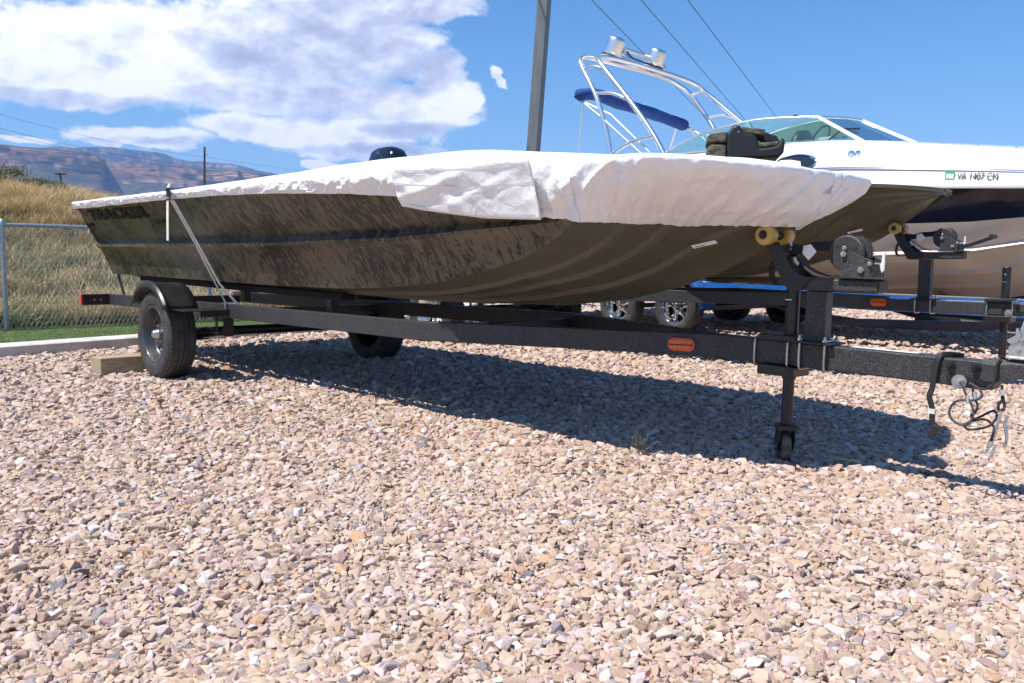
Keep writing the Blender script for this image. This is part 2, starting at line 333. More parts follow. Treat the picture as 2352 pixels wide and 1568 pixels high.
def ground_mats():
    m = bpy.data.materials.new('gravel_bed'); m.use_nodes = True; t = NT(m.node_tree); b = t.n['Principled BSDF']; tc = t.new('ShaderNodeTexCoord'); o = tc.outputs['Object']
    vo = t.new('ShaderNodeTexVoronoi'); t.put(vo.inputs['Vector'], o); vo.inputs['Scale'].default_value = 34
    hs = t.sepxyz(vo.outputs['Color'])[0]
    col = t.ramp(hs, [(0, (.40, .28, .19)), (.3, (.52, .38, .27)), (.6, (.58, .43, .32)), (.8, (.50, .36, .32)), (1, (.62, .52, .46))])
    t.put(b.inputs['Base Color'], col); b.inputs['Roughness'].default_value = .9
    bn = t.new('ShaderNodeBump'); bn.inputs['Strength'].default_value = 1; bn.inputs['Distance'].default_value = .02; t.put(bn.inputs['Height'], t.math('SUBTRACT', 1., vo.outputs['Distance'])); t.l.new(bn.outputs[0], b.inputs['Normal'])
    s = bpy.data.materials.new('gravel_stone'); s.use_nodes = True; t = NT(s.node_tree); b = t.n['Principled BSDF']; oi = t.new('ShaderNodeObjectInfo'); rr = oi.outputs['Random']
    col = t.ramp(rr, [(0, (0.477, 0.347, 0.251)), (.10, (0.540, 0.409, 0.307)), (.24, (0.450, 0.320, 0.232)), (.36, (0.576, 0.444, 0.353)), (.48, (0.495, 0.364, 0.279)), (.58, (0.540, 0.381, 0.315)), (.66, (0.612, 0.497, 0.418)), (.74, (0.450, 0.320, 0.288)), (.80, (0.594, 0.462, 0.436)), (.86, (0.378, 0.240, 0.204)), (.90, (0.630, 0.551, 0.521)), (.93, (0.360, 0.302, 0.307)), (.955, (0.504, 0.302, 0.167)), (.975, (0.198, 0.195, 0.218)), (.985, (0.684, 0.640, 0.632))], 'CONSTANT')
    tc = t.new('ShaderNodeTexCoord'); sp = t.noise(t.vmath('ADD', tc.outputs['Object'], t.comb(t.math('MULTIPLY', rr, 90.), 0., 0.)), 3.2, 5, .7)
    spk = t.maprange(t.noise(tc.outputs['Object'], 11, 2), .56, .7)
    col = t.mix(t.math('MULTIPLY', t.maprange(sp, .35, .7), .22), col, (.40, .29, .23)); col = t.mix(t.math('MULTIPLY', spk, t.math('MULTIPLY', t.maprange(rr, .55, .62, 0, 1), .45)), col, (.78, .68, .62))
    t.put(b.inputs['Base Color'], col); b.inputs['Roughness'].default_value = .8; b.inputs['Specular IOR Level'].default_value = .35
    bn = t.new('ShaderNodeBump'); bn.inputs['Strength'].default_value = .35; bn.inputs['Distance'].default_value = .15; t.put(bn.inputs['Height'], sp); t.l.new(bn.outputs[0], b.inputs['Normal'])
    return m, s
GBED, GSTONE = ground_mats()
DESERT = mat('dry_scrub_ground', (.30, .24, .14), .95, col2=(.16, .16, .07), nscale=.05, bump=.5, bscale=2)

def ground():
    mb = MB(); mb.grid([[(x, y, -.035) for x in (-9000, -40, -4, 30, 9000)] for y in (-9000, -40, 40, 9000)]); mb.build('ground', DESERT, kind='structure')
    # gravel lot, bounded by the kerb on the stern side
    ys = [i*.5 for i in range(-20, 50)]
    mb = MB(); mb.grid([[(curb_x(y) if y > -6 else curb_x(-6), y, 0.), (0, y, .0), (4, y, .0), (9, y, .0), (18, y, .0)] for y in ys]); mb.build('gravel_lot', GBED, kind='structure')
ground()

def stones():
    src = []
    import bmesh
    for k in range(16):
        bm = bmesh.new(); rr = random.Random(100+k); n = rr.choice([9, 11, 13, 14])
        fl = rr.uniform(.42, .72); el = rr.uniform(.58, .95)
        for i in range(n):
            v = Vector((rr.gauss(0, 1), rr.gauss(0, 1), rr.gauss(0, 1))).normalized()*rr.uniform(.78, 1.); v = Vector((max(-.72, min(.72, v.x*.95)), max(-.72, min(.72, v.y*.95))*el, max(-.66, min(.66, v.z))*fl)); bm.verts.new(v)
        r_ = bmesh.ops.convex_hull(bm, input=bm.verts); bmesh.ops.delete(bm, geom=[g for g in r_['geom_interior'] if isinstance(g, bmesh.types.BMVert)], context='VERTS')
        bmesh.ops.bevel(bm, geom=list(bm.edges), offset=.05, segments=1, affect='EDGES', clamp_overlap=True)
        bmesh.ops.recalc_face_normals(bm, faces=bm.faces); me = bpy.data.meshes.new('stone'); bm.to_mesh(me); bm.free(); me.materials.append(GSTONE); src.append(bpy.data.objects.new('stone', me))
    f2 = np.array([fw.x, fw.y])/math.hypot(fw.x, fw.y); rt2 = np.array([rt.x, rt.y]); P = []; S = []
    # bands of depth in front of the photographer; finer stones near, coarser far away
    bands = [(1.15, 2.2, .0148, .0118), (2.2, 3.4, .0160, .0142), (3.4, 5.0, .0190, .0190), (5.0, 7.5, .024, .0275), (7.5, 11., .031, .040), (11., 17., .042, .062)]
    for d0, d1, size, step in bands:
        hw = .66*d1+1.1; nd = int((d1-d0)/step); nw = int(2*hw/step)
        a, b_ = np.meshgrid(np.arange(nd), np.arange(nw), indexing='ij'); a = (a.ravel()+nrs.rand(a.size)*1.1)*step+d0; b_ = (b_.ravel()+nrs.rand(b_.size)*1.1)*step-hw
        ok = np.abs(b_) < .66*a+.9; a, b_ = a[ok], b_[ok]
        x = CAM.x+a*f2[0]+b_*rt2[0]; y = CAM.y+a*f2[1]+b_*rt2[1]
        cx = np.interp(y, [-6, -3, -1.55, -.3, .8, 2, 4, 6.5, 8.5, 12], [-1.6, -1.85, -2.05, -2.3, -2.48, -2.75, -3.6, -5.4, -7.1, -10.5]); ok = x > cx+.012; x, y = x[ok], y[ok]
        s = size*np.exp(nrs.randn(x.size)*.38); s = np.clip(s, size*.45, size*2.4); z = .004+s*.18+nrs.rand(x.size)*size*.45
        z += .012*np.sin(x*2.1+1)*np.sin(y*1.7)+.006*np.sin(x*6.3)*np.sin(y*5.1+2)
        P.append(np.stack([x, y, z], 1)); S.append(s)
    P = np.concatenate(P); S = np.concatenate(S); n = len(P)
    rot = np.stack([nrs.randn(n)*.27, nrs.randn(n)*.27, nrs.rand(n)*6.283], 1); scl = S[:, None]*(1+nrs.randn(n, 3)*.12)
    o = scatter('gravel', P, rot, scl, nrs.randint(0, 16, n), src); o['label'] = 'pink and tan crushed gravel covering the lot'; o['category'] = 'gravel'
    return n
NSTONES = stones()

def curb():
    path = [(curb_x(y)-.13, y, 0) for y in np.arange(-5.5, 11.5, .25)]
    mb = MB(); mb.sweep(path, [(-.16, -.04), (.13, -.04), (.13, .105), (.112, .118), (-.145, .118), (-.16, .105)]); mb.build('kerb', CONC, smooth=True, kind='structure')
curb()
TURF = mat('turf_backing', (.10, .16, .045), .9, col2=(.14, .20, .06), nscale=50)
def blades_src(name, n, h, spread, width, m, seed, lean=.35, droop=.3):
    rr = random.Random(seed); vs_, fs = [], []
    for i in range(n):
        a = rr.uniform(0, 6.283); r_ = spread*math.sqrt(rr.random()); bx, by = r_*math.cos(a), r_*math.sin(a); hh = h*rr.uniform(.55, 1.15); ln = lean*rr.uniform(.2, 1.2)*hh; a2 = rr.uniform(0, 6.283); dx, dy = math.cos(a2), math.sin(a2); w = width*rr.uniform(.6, 1.3); px, py = -dy*w/2, dx*w/2
        b = len(vs_); vs_ += [(bx-px, by-py, 0), (bx+px, by+py, 0), (bx+dx*ln*.4-px*.8, by+dy*ln*.4-py*.8, hh*.6), (bx+dx*ln*.4+px*.8, by+dy*ln*.4+py*.8, hh*.6), (bx+dx*(ln+droop*hh*.3), by+dy*(ln+droop*hh*.3), hh*(1-.15*droop))]
        fs += [(b, b+1, b+3, b+2), (b+2, b+3, b+4)]
    return source(name, vs_, fs, m)
def leafmat(name, stops, rough=.7, trans=.25):
    m = bpy.data.materials.new(name); m.use_nodes = True; t = NT(m.node_tree); b = t.n['Principled BSDF']; oi = t.new('ShaderNodeObjectInfo'); tc = t.new('ShaderNodeTexCoord')
    f = t.math('ADD', t.math('MULTIPLY', oi.outputs['Random'], .7), t.math('MULTIPLY', t.noise(tc.outputs['Object'], 40, 1), .3)); t.put(b.inputs['Base Color'], t.ramp(f, stops)); b.inputs['Roughness'].default_value = rough
    tl = t.new('ShaderNodeBsdfTranslucent'); t.put(tl.inputs[0], t.ramp(f, stops)); mx = t.new('ShaderNodeMixShader'); mx.inputs[0].default_value = trans; t.l.new(b.outputs[0], mx.inputs[1]); t.l.new(tl.outputs[0], mx.inputs[2]); t.l.new(mx.outputs[0], t.n['Material Output'].inputs[0]); return m
STRAW = leafmat('dry_grass_blade', [(.1, (.34, .23, .10)), (.4, (.50, .36, .18)), (.65, (.60, .46, .26)), (.9, (.40, .30, .13))])
GREENB = leafmat('green_weed_blade', [(.1, (.09, .13, .035)), (.5, (.14, .18, .05)), (.9, (.24, .24, .09))])
TURFB = leafmat('turf_blade', [(.1, (.12, .19, .055)), (.5, (.17, .25, .075)), (.9, (.25, .31, .12))])
def verge():
    ys = [i*.25 for i in range(-24, 48)]
    mb = MB(); mb.grid([[(curb_x(y)-.255+(fence_x(y)-.35-curb_x(y)+.255)*k/4, y, .055) for k in range(5)] for y in ys]); mb.build('turf_base', TURF, kind='structure')
    src = [blades_src('turf_patch', 110, .035, .09, .005, TURFB, 300+k, .5) for k in range(4)]; P = []
    for i in range(9000):
        y = rnd.uniform(-3, 7); x = rnd.uniform(fence_x(y)-.3, curb_x(y)-.30); P.append((x, y, .055))
    n = len(P); o = scatter('turf', P, [(0, 0, rnd.uniform(0, 6.28)) for _ in P], [(1, 1, rnd.uniform(.7, 1.15)) for _ in P], [rnd.randrange(4) for _ in P], src); o['label'] = 'short green artificial turf between kerb and fence'; o['category'] = 'turf'
    # hillside
    mb = MB(); xs = [-.4, .2, .8, 1.5, 2.2, 3, 4, 5, 6, 7, 8, 9, 10, 11, 12, 13, 14, 16, 18, 21, 25, 30, 40, 60]
    mb.grid([[(fence_x(y)-.3-d, y, hill_z(fence_x(y)-.3-d, y)+(.03 if d < .5 else 0)) for d in xs] for y in np.arange(-12, 30, .6)]); mb.build('hillside', mat('hill_soil', (.34, .25, .14), .95, col2=(.22, .19, .08), nscale=.7, bump=.6, bscale=8), kind='structure', smooth='all')
    s1 = [blades_src('straw_tuft', 46, .42, .16, .009, STRAW, 400+k, .55, .8) for k in range(5)]; s2 = [blades_src('weed_tuft', 60, .26, .17, .016, GREENB, 500+k, .7, .6) for k in range(4)]
    P, Q, S, I = [], [], [], []
    for i in range(17000):
        a = R(rnd.uniform(138, 173)); d = 10.3+ (rnd.random()**1.25)*19; x = CAM.x+d*math.cos(a); y = CAM.y+d*math.sin(a)
        if x > fence_x(y)-.25: continue
        g = mnoise.noise(Vector((x*.55, y*.55, 9)))+.8*mnoise.noise(Vector((x*.2, y*.2, 3)))+(.28 if (fence_x(y)-x) > 7.5 else 0)+(.35 if (fence_x(y)-x) < .9 else 0)+(.25 if y > 1 else 0)
        k = rnd.randrange(5) if g+rnd.gauss(0, .22) < .33 else 5+rnd.randrange(4)
        P.append((x, y, hill_z(x, y)-.02)); Q.append((rnd.gauss(0, .12), rnd.gauss(0, .12), rnd.uniform(0, 6.28))); s = rnd.uniform(.6, 1.25); S.append((s, s, s*rnd.uniform(.7, 1.25))); I.append(k)
    o = scatter('dry_grass', P, Q, S, I, s1+s2); o['label'] = 'dry yellow grass and green weeds on the slope behind the fence'; o['category'] = 'grass'
verge()

def fence():
    f = thing('chain_link_fence', 'grey chain link fence with tubular top rail below the grassy slope', 'fence', (0, 0, 0))
    ys = [-5.2, -3.2, -.96, 1.35]
    for y in ys:
        x = fence_x(y); mb = MB(); mb.tube([(x, y, .0), (x, y, 1.24)], .026, 12); mb.lathe([(.0, 1.30), (.014, 1.295), (.026, 1.275), (.031, 1.255), (.031, 1.225)], (x, y, 0), 'z', 12); mb.build('post', GALV, f, smooth=True)
        for z in (.25, .62, .95): MB().tube([(x-.03, y-.005, z), (x+.03, y-.005, z+.01), (x+.03, y+.012, z+.005)], .0035, 6).build('tie_wire', GALV, f)
    MB().tube([(fence_x(-5.6), -5.6, 1.235), (fence_x(2.2), 2.2, 1.235)], .021, 12).build('top_rail', GALV, f, smooth=True)
    MB().tube([(-4.41, -5.6, .04), (-4.41, 2.2, .06)], .0022, 5).build('tension_wire', GALV, f)
    # woven wires: each wire zigzags upwards, interlocked with its neighbour
    mb = MB(); st = .052; x0 = -4.405; k = 0
    tri = [(0.0030*math.cos(a), .0030*math.sin(a)) for a in (0, 2.094, 4.189)]
    for i in range(int(7.8/st)):
        y = -5.6+i*st; path = []
        for j in range(25):
            z = .03+j*.0495; path.append((x0+(.004 if j % 2 else -.004), y+(.5*st+.003 if j % 2 else -.003-.0*st)*1.0, z))
        mb.sweep(path, tri, caps=False)
        path = [(p[0], 2*y-p[1]+.0, p[2]) for p in path]; mb.sweep(path, tri, caps=False)
    mb.build('wire_mesh', mat('zinc_wire', (.50, .53, .53), .5, .3), f, fix=False, kind='stuff')
fence()

# ------------------------------------------------------------------ distance: mesa, poles, wires
def rock_mat(name, dark):
    m = bpy.data.materials.new(name); m.use_nodes = True; t = NT(m.node_tree); b = t.n['Principled BSDF']; g = t.new('ShaderNodeNewGeometry'); tc = t.new('ShaderNodeTexCoord'); o = tc.outputs['Object']
    nz = t.sepxyz(g.outputs['Normal'])[2]; z = t.sepxyz(o)[2]
    band = t.noise(t.comb(t.math('MULTIPLY', t.sepxyz(o)[0], .0008), t.math('MULTIPLY', t.sepxyz(o)[1], .0008), t.math('MULTIPLY', z, .035)), 3., 4, .6, .4)
    rock = t.ramp(band, [(.3, (.15, .07, .045)), (.44, (.32, .17, .11)), (.52, (.16, .08, .055)), (.58, (.40, .26, .18)), (.68, (.46, .33, .25))])
    scrub_cloud_shade = t.mix(t.maprange(t.noise(o, .03, 5, .7), .42, .6), (.035, .040, .026), (.085, .062, .043))  # slope scrub, its colour darkened to carry the cloud shadow over the mesa
    t.put(b.inputs['Base Color'], t.mix(t.maprange(nz, .35, .75), rock, scrub_cloud_shade)); b.inputs['Roughness'].default_value = 1; b.inputs['Specular IOR Level'].default_value = .1
    return m
def mesa(name, rim, dist, cliff, seed, depth, rough=1., back=((0, 0), (1, 0))):
    """rim given as picture bearings of the real skyline -> heights at the mesa's true distance"""
    AZ, H = [], []; ba = []
    for (x, o_) in back: d = D2dir(x, 400); ba.append((math.atan2(d.y, d.x), o_))
    ba.sort(); off = lambda a: float(np.interp(a, [q[0] for q in ba], [q[1] for q in ba]))
    for (x, y) in rim:
        d = D2dir(x, y); h = math.hypot(d.x, d.y); AZ.append(math.atan2(d.y, d.x)); H.append(d.z/h)
    AZ, H = AZ[::-1], H[::-1]; az0, az1 = AZ[0], AZ[-1]; n = 520; rows = []
    prof = [(-1.0, 0.), (-.8, .10), (-.6, .23), (-.45, .36), (-.33, .47), (-.25, .545), (-.215, .575), (-.21, .63), (-.16, .68), (-.10, .735), (-.06, .775), (-.045, .80), (-.042, .86), (-.03, .875), (-.026, .925), (-.014, .94), (-.010, .985), (.0, 1.), (.05, 1.01), (.3, 1.015), (1., .98)]
    for i in range(n):
        a = az0+(az1-az0)*i/(n-1); h = CAM.z+float(np.interp(a, AZ, H))*(dist+off(a)); c = Vector((math.cos(a), math.sin(a), 0)); s = a*dist; col = []
        but = (mnoise.noise(Vector((s*.0045, seed, 0)))*95+mnoise.noise(Vector((s*.012, seed, 3)))*32)*rough*dist/2600
        for k, (q, f) in enumerate(prof):
            w = 1-abs(q)*.5 if q < 0 else max(0, 1-q*3); gully = (mnoise.noise(Vector((s*.014, q*4+seed, 8)))*13*(1 if -.9 < q < -.05 else .1)+mnoise.noise(Vector((s*.05, f*9+seed, 1)))*3.5)*dist/2600; but_k = but+(mnoise.noise(Vector((s*.02, k*1.7+seed, 14)))*16+mnoise.noise(Vector((s*.06, k*2.3+seed, 15)))*7)*dist/2600
            dd = dist+off(a)+q*depth+but_k*w; z = h*f+gully*(1 if q < -.02 else 0)*.8; col.append((CAM.x+c.x*dd, CAM.y+c.y*dd, z if k else -5))
        rows.append(col)
    o = MB().grid(rows).build(name, rock_mat(name+'_rock', 0), fix=True); o['kind'] = 'structure'; return o
mesa('mesa', [(-420, 300), (-200, 318), (0, 331), (54, 338), (107, 342), (172, 349), (229, 357), (236, 366), (250, 368), (322, 374), (394, 380), (465, 387), (531, 393), (640, 404), (800, 425), (1000, 450)], 1900., .5, 1., 620, .8, ((-420, 0), (234, 0), (240, 330), (300, 240), (420, 130), (548, 40), (552, 150), (700, 20), (1000, 0)))
mesa('far_mesa', [(-420, 345), (-100, 352), (40, 345), (72, 340), (100, 337), (118, 334), (150, 335), (168, 340), (193, 336), (250, 338), (322, 345), (379, 352), (401, 361), (447, 368), (531, 380), (640, 400), (760, 425), (1000, 470)], 3500., .4, 7., 800, .8)

def utility():
    rrt = Vector((rt.x, rt.y, 0))
    def at(px, dist):
        d = D2dir(px, 600); h = math.hypot(d.x, d.y); return Vector((CAM.x+d.x/h*dist, CAM.y+d.y/h*dist, 0))
    b = at(467.5, 95); lean = rrt*.03
    p = thing('utility_pole', 'dark wooden utility pole with crossarm brackets rising behind the covered boat', 'utility pole', tuple(b)); p.location.z = -1
    H = 13.4
    MB().tube([(0, 0, 0), tuple(lean*H+Vector((0, 0, H)))], [.16, .10], 10).build('shaft', POLEW, p, smooth=True)
    for z, w in ((12.6, .25), (11.6, .3), (10.4, .3), (8.2, .35)):
        c = lean*z; MB().bar([tuple(c-rrt*w*.2+Vector((0, 0, z))), tuple(c+rrt*w+Vector((0, 0, z+.05)))], .08, .08).build('insulator_bracket', GREYP, p)
    def wire(name, a, c, sag, label, r_=.012):
        a, c = Vector(a), Vector(c); path = [a.lerp(c, k/24)-Vector((0, 0, sag*4*(k/24)*(1-k/24))) for k in range(25)]; return tag(MB().tube(path, r_, 5).build(name, WIRE, smooth=True), label, 'wire', 'overhead wires')
    top = b+lean*12.5
    L0, L1 = at(-520, 62), at(1900, 190)
    for k, (z, dz, rr_) in enumerate(((12.3, 0, .009), (11.3, 0, .011), (11.0, .1, .011), (9.9, 0, .011))):
        wire('overhead_wire', top+Vector((0, 0, z-12.4+11.5)), L0+Vector((0, 0, z+.2)), .9, 'thin overhead wire running from the wooden pole past the mesa', rr_)
        wire('overhead_wire', top+Vector((0, 0, z-12.4+11.5)), L1+Vector((0, 0, z)), 2.2, 'thin overhead wire running from the wooden pole towards the boats', rr_)
    lab = ['overhead wire crossing the sky just above the silver tower speakers', 'overhead wire crossing the sky between two others beside the tower arch', 'overhead wire crossing the sky farthest from the grey lamp post']
    for (a, c), l in zip((((-13, 18.6, 9), (-25.2, 43.6, 9)), ((-11.9, 19.7, 9), (-21.3, 40.1, 9)), ((-10.9, 20.8, 9), (-18.6, 38.3, 9))), lab):
        a, c = Vector(a), Vector(c); d = c-a; wire('power_line', a-d*.9, c+d*1.6, .0, l, .013)
    # small twin head car park lamps beyond the hill
    for px, dist, h, l in ((147, 62, 6.25, 'black twin headed car park lamp on the grassy ridge'), (129, 105, 8.4, 'small distant car park lamp beyond the grassy ridge')):
        q = at(px, dist); t = thing('car_park_lamp', l, 'lamp post', tuple(q)); MB().tube([(0, 0, 0), (0, 0, h)], .06, 8).build('pole', BLACKP, t, smooth=True)
        for s in (-1, 1): MB().box(tuple(rrt*s*.2+Vector((0, 0, h-.02))), (.26, .26, .09), (0, 0, yaw)).build('lamp_head', BLACKP, t, bevel=.02)
        MB().bar([tuple(-rrt*.15+Vector((0, 0, h))), tuple(rrt*.15+Vector((0, 0, h)))], .05, .05).build('arm', BLACKP, t)
    # grey steel lamp post behind the boats, leaning
    q = at(1199, 16.2); t = thing('lamp_post', 'tall grey square steel post leaning behind the white boat cover', 'post', tuple(q)); ln = rrt*.066
    a = .105; mb = MB(); mb.sweep([(0, 0, 0), tuple(ln*9+Vector((0, 0, 9)))], [(-a, -a), (a, -a), (a, a), (-a, a)], upv=(math.cos(.45), math.sin(.45), 0)); mb.build('shaft', GREYP, t, bevel=.02)
    MB().box((0, 0, .05), (.42, .42, .1), (0, 0, .45)).build('base_plate', CONC, t, bevel=.01)
    MB().box(tuple(ln*9+Vector((0, 0, 9.05))), (.9, .35, .14), (0, 0, yaw)).build('lamp_head', GREYP, t, bevel=.02)
utility()

def shrub(px, dist, w, h, label, m, seed, lean=0):
    d = D2dir(px, 600); hh = math.hypot(d.x, d.y); x, y = CAM.x+d.x/hh*dist, CAM.y+d.y/hh*dist; z = hill_z(x, y)-.1
    t = thing('shrub', label, 'shrub', (x, y, z)); rr = random.Random(seed); mb = MB(); tips = []
    for k in range(9):
        a = rr.uniform(0, 6.28); p = Vector((0, 0, 0)); q = Vector((math.cos(a)*w*.35*rr.random(), math.sin(a)*w*.35*rr.random(), h*rr.uniform(.5, .85))); mid = (p+q)/2+Vector((rr.gauss(0, .05), rr.gauss(0, .05), 0)); mb.tube([p, mid, q], [.02, .014, .005], 5); tips += [mid, q]
    mb.build('stem', POLEW, t)
    vs_, fs = [], []; clumps = [Vector((rr.gauss(0, w*.22), rr.gauss(0, w*.22), h*rr.uniform(.3, .95))) for _ in range(22)]
    for i in range(2600):
        c = rr.choice(clumps); p = c+Vector((rr.gauss(0, w*.09), rr.gauss(0, w*.09), rr.gauss(0, h*.09))); n = Vector((rr.gauss(0, 1), rr.gauss(0, 1), rr.gauss(0, 1))).normalized(); a = n.orthogonal().normalized()*rr.uniform(.02, .05); b = n.cross(a).normalized()*.014; k = len(vs_); vs_ += [p-a, p+b, p+a, p-b]; fs.append((k, k+1, k+2, k+3))
    MB().add(vs_, fs).build('crown', m, t, fix=False)
SAGE = leafmat('shrub_leaf', [(.1, (.06, .085, .025)), (.5, (.10, .13, .04)), (.9, (.16, .18, .07))])
SAGE2 = leafmat('shrub_leaf_grey', [(.1, (.10, .11, .06)), (.5, (.15, .16, .09)), (.9, (.22, .22, .13))])
shrub(12, 24, 1.3, .7, 'tallest dark green shrub on the grassy ridge', SAGE, 1)
shrub(100, 24.5, 1.1, .55, 'low dark green shrub beside the twin headed lamp', SAGE, 2)
shrub(122, 24, .7, .5, 'small round shrub beside the low dark one on the ridge', SAGE, 3)
shrub(200, 25, 1.6, .4, 'bright green flat shrub on the ridge near the boat stern', SAGE2, 4)
shrub(62, 23, 1.2, .4, 'grey green shrub between the two dark shrubs of the ridge', SAGE2, 5)

def far_car():
    d = D2dir(460, 600); h = math.hypot(d.x, d.y); dist = 42; x, y = CAM.x+d.x/h*dist, CAM.y+d.y/h*dist
    t = thing('parked_car', 'dark blue car roof just showing above the covered stern', 'car', (x, y, 2.60), (0, 0, yaw+1.2)); B = mat('car_blue', (.02, .035, .07), .2, coat=.6)
    MB().prism([(-2.1, .3), (2.1, .3), (2.15, .75), (1.5, .9), (.9, 1.0), (.3, 1.42), (-1.1, 1.45), (-1.75, 1.0), (-2.15, .9)], -.85, .85).build('body', B, t, bevel=.05)
    MB().prism([(.75, 1.02), (.25, 1.36), (-1.05, 1.39), (-1.55, 1.02)], -.856, .856).build('window', DARKG, t)
    for px in (-1.3, 1.3):
        for s in (-1, 1): MB().lathe([(.15, -.1), (.3, -.1), (.33, -.06), (.33, .06), (.3, .1), (.15, .1)], (px, s*.78, .33), 'y', 20).build('wheel', RUBBERK, t, smooth=True)
far_car()

# ================================================================== BOATS AND TRAILERS
# hull lines, in the boat's own frame: X forward from the axle, Z up from the ground
KX = [-2, 2.03, 2.64, 3.16, 3.6, 3.886, 4.1, 4.25, 4.336, 4.58, 4.70]; KZ = [.675, .674, .682, .703, .764, .834, .908, .973, 1.021, 1.19, 1.295]
GX = [-2, 2.8, 3.3, 3.8, 4.15, 4.40, 4.58, 4.67, 4.70]; GY = [.93, .93, .92, .88, .795, .66, .44, .21, .0]
def keel_z(x): return itp(x, KX, KZ)
def gun_y(x):
    if x > 4.15:  # rounded blunt bow
        t = min(1, (x-4.15)/.55); return .795*max(0, 1-t**2.1)**.62
    return itp(x, GX, GY)
def gun_z(x): return itp(x, [-2, 2, 3.5, 4.2, 4.7], [1.305, 1.325, 1.33, 1.325, 1.30])
def chine(x):
    if x >= 4.12: return gun_y(x), gun_z(x)-.012
    y = itp(x, [-2, 2.2, 2.8, 3.3, 3.6, 3.85, 4.12], [.64, .64, .665, .695, .728, .775, gun_y(4.12)]); z = itp(x, [-2, .9, 2.0, 2.47, 2.88, 3.23, 3.56, 3.81, 3.93, 4.12], [.702, .725, .745, .775, .815, .872, .945, 1.03, 1.105, gun_z(4.12)-.012]); return y, z
def bottom_pt(x, u, sgn=-1, off=0.):
    yc, zc = chine(x); zk = keel_z(x); z = zk+(zc-zk)*u; y = yc*u; z += (-.004+.040*itp(x, [2.7, 3.5], [0, 1]))*math.sin(math.pi*u)*min(1., (zc-zk)/.25+.05 if x > 3.4 else 1.); return Vector((x, sgn*y, z-off))

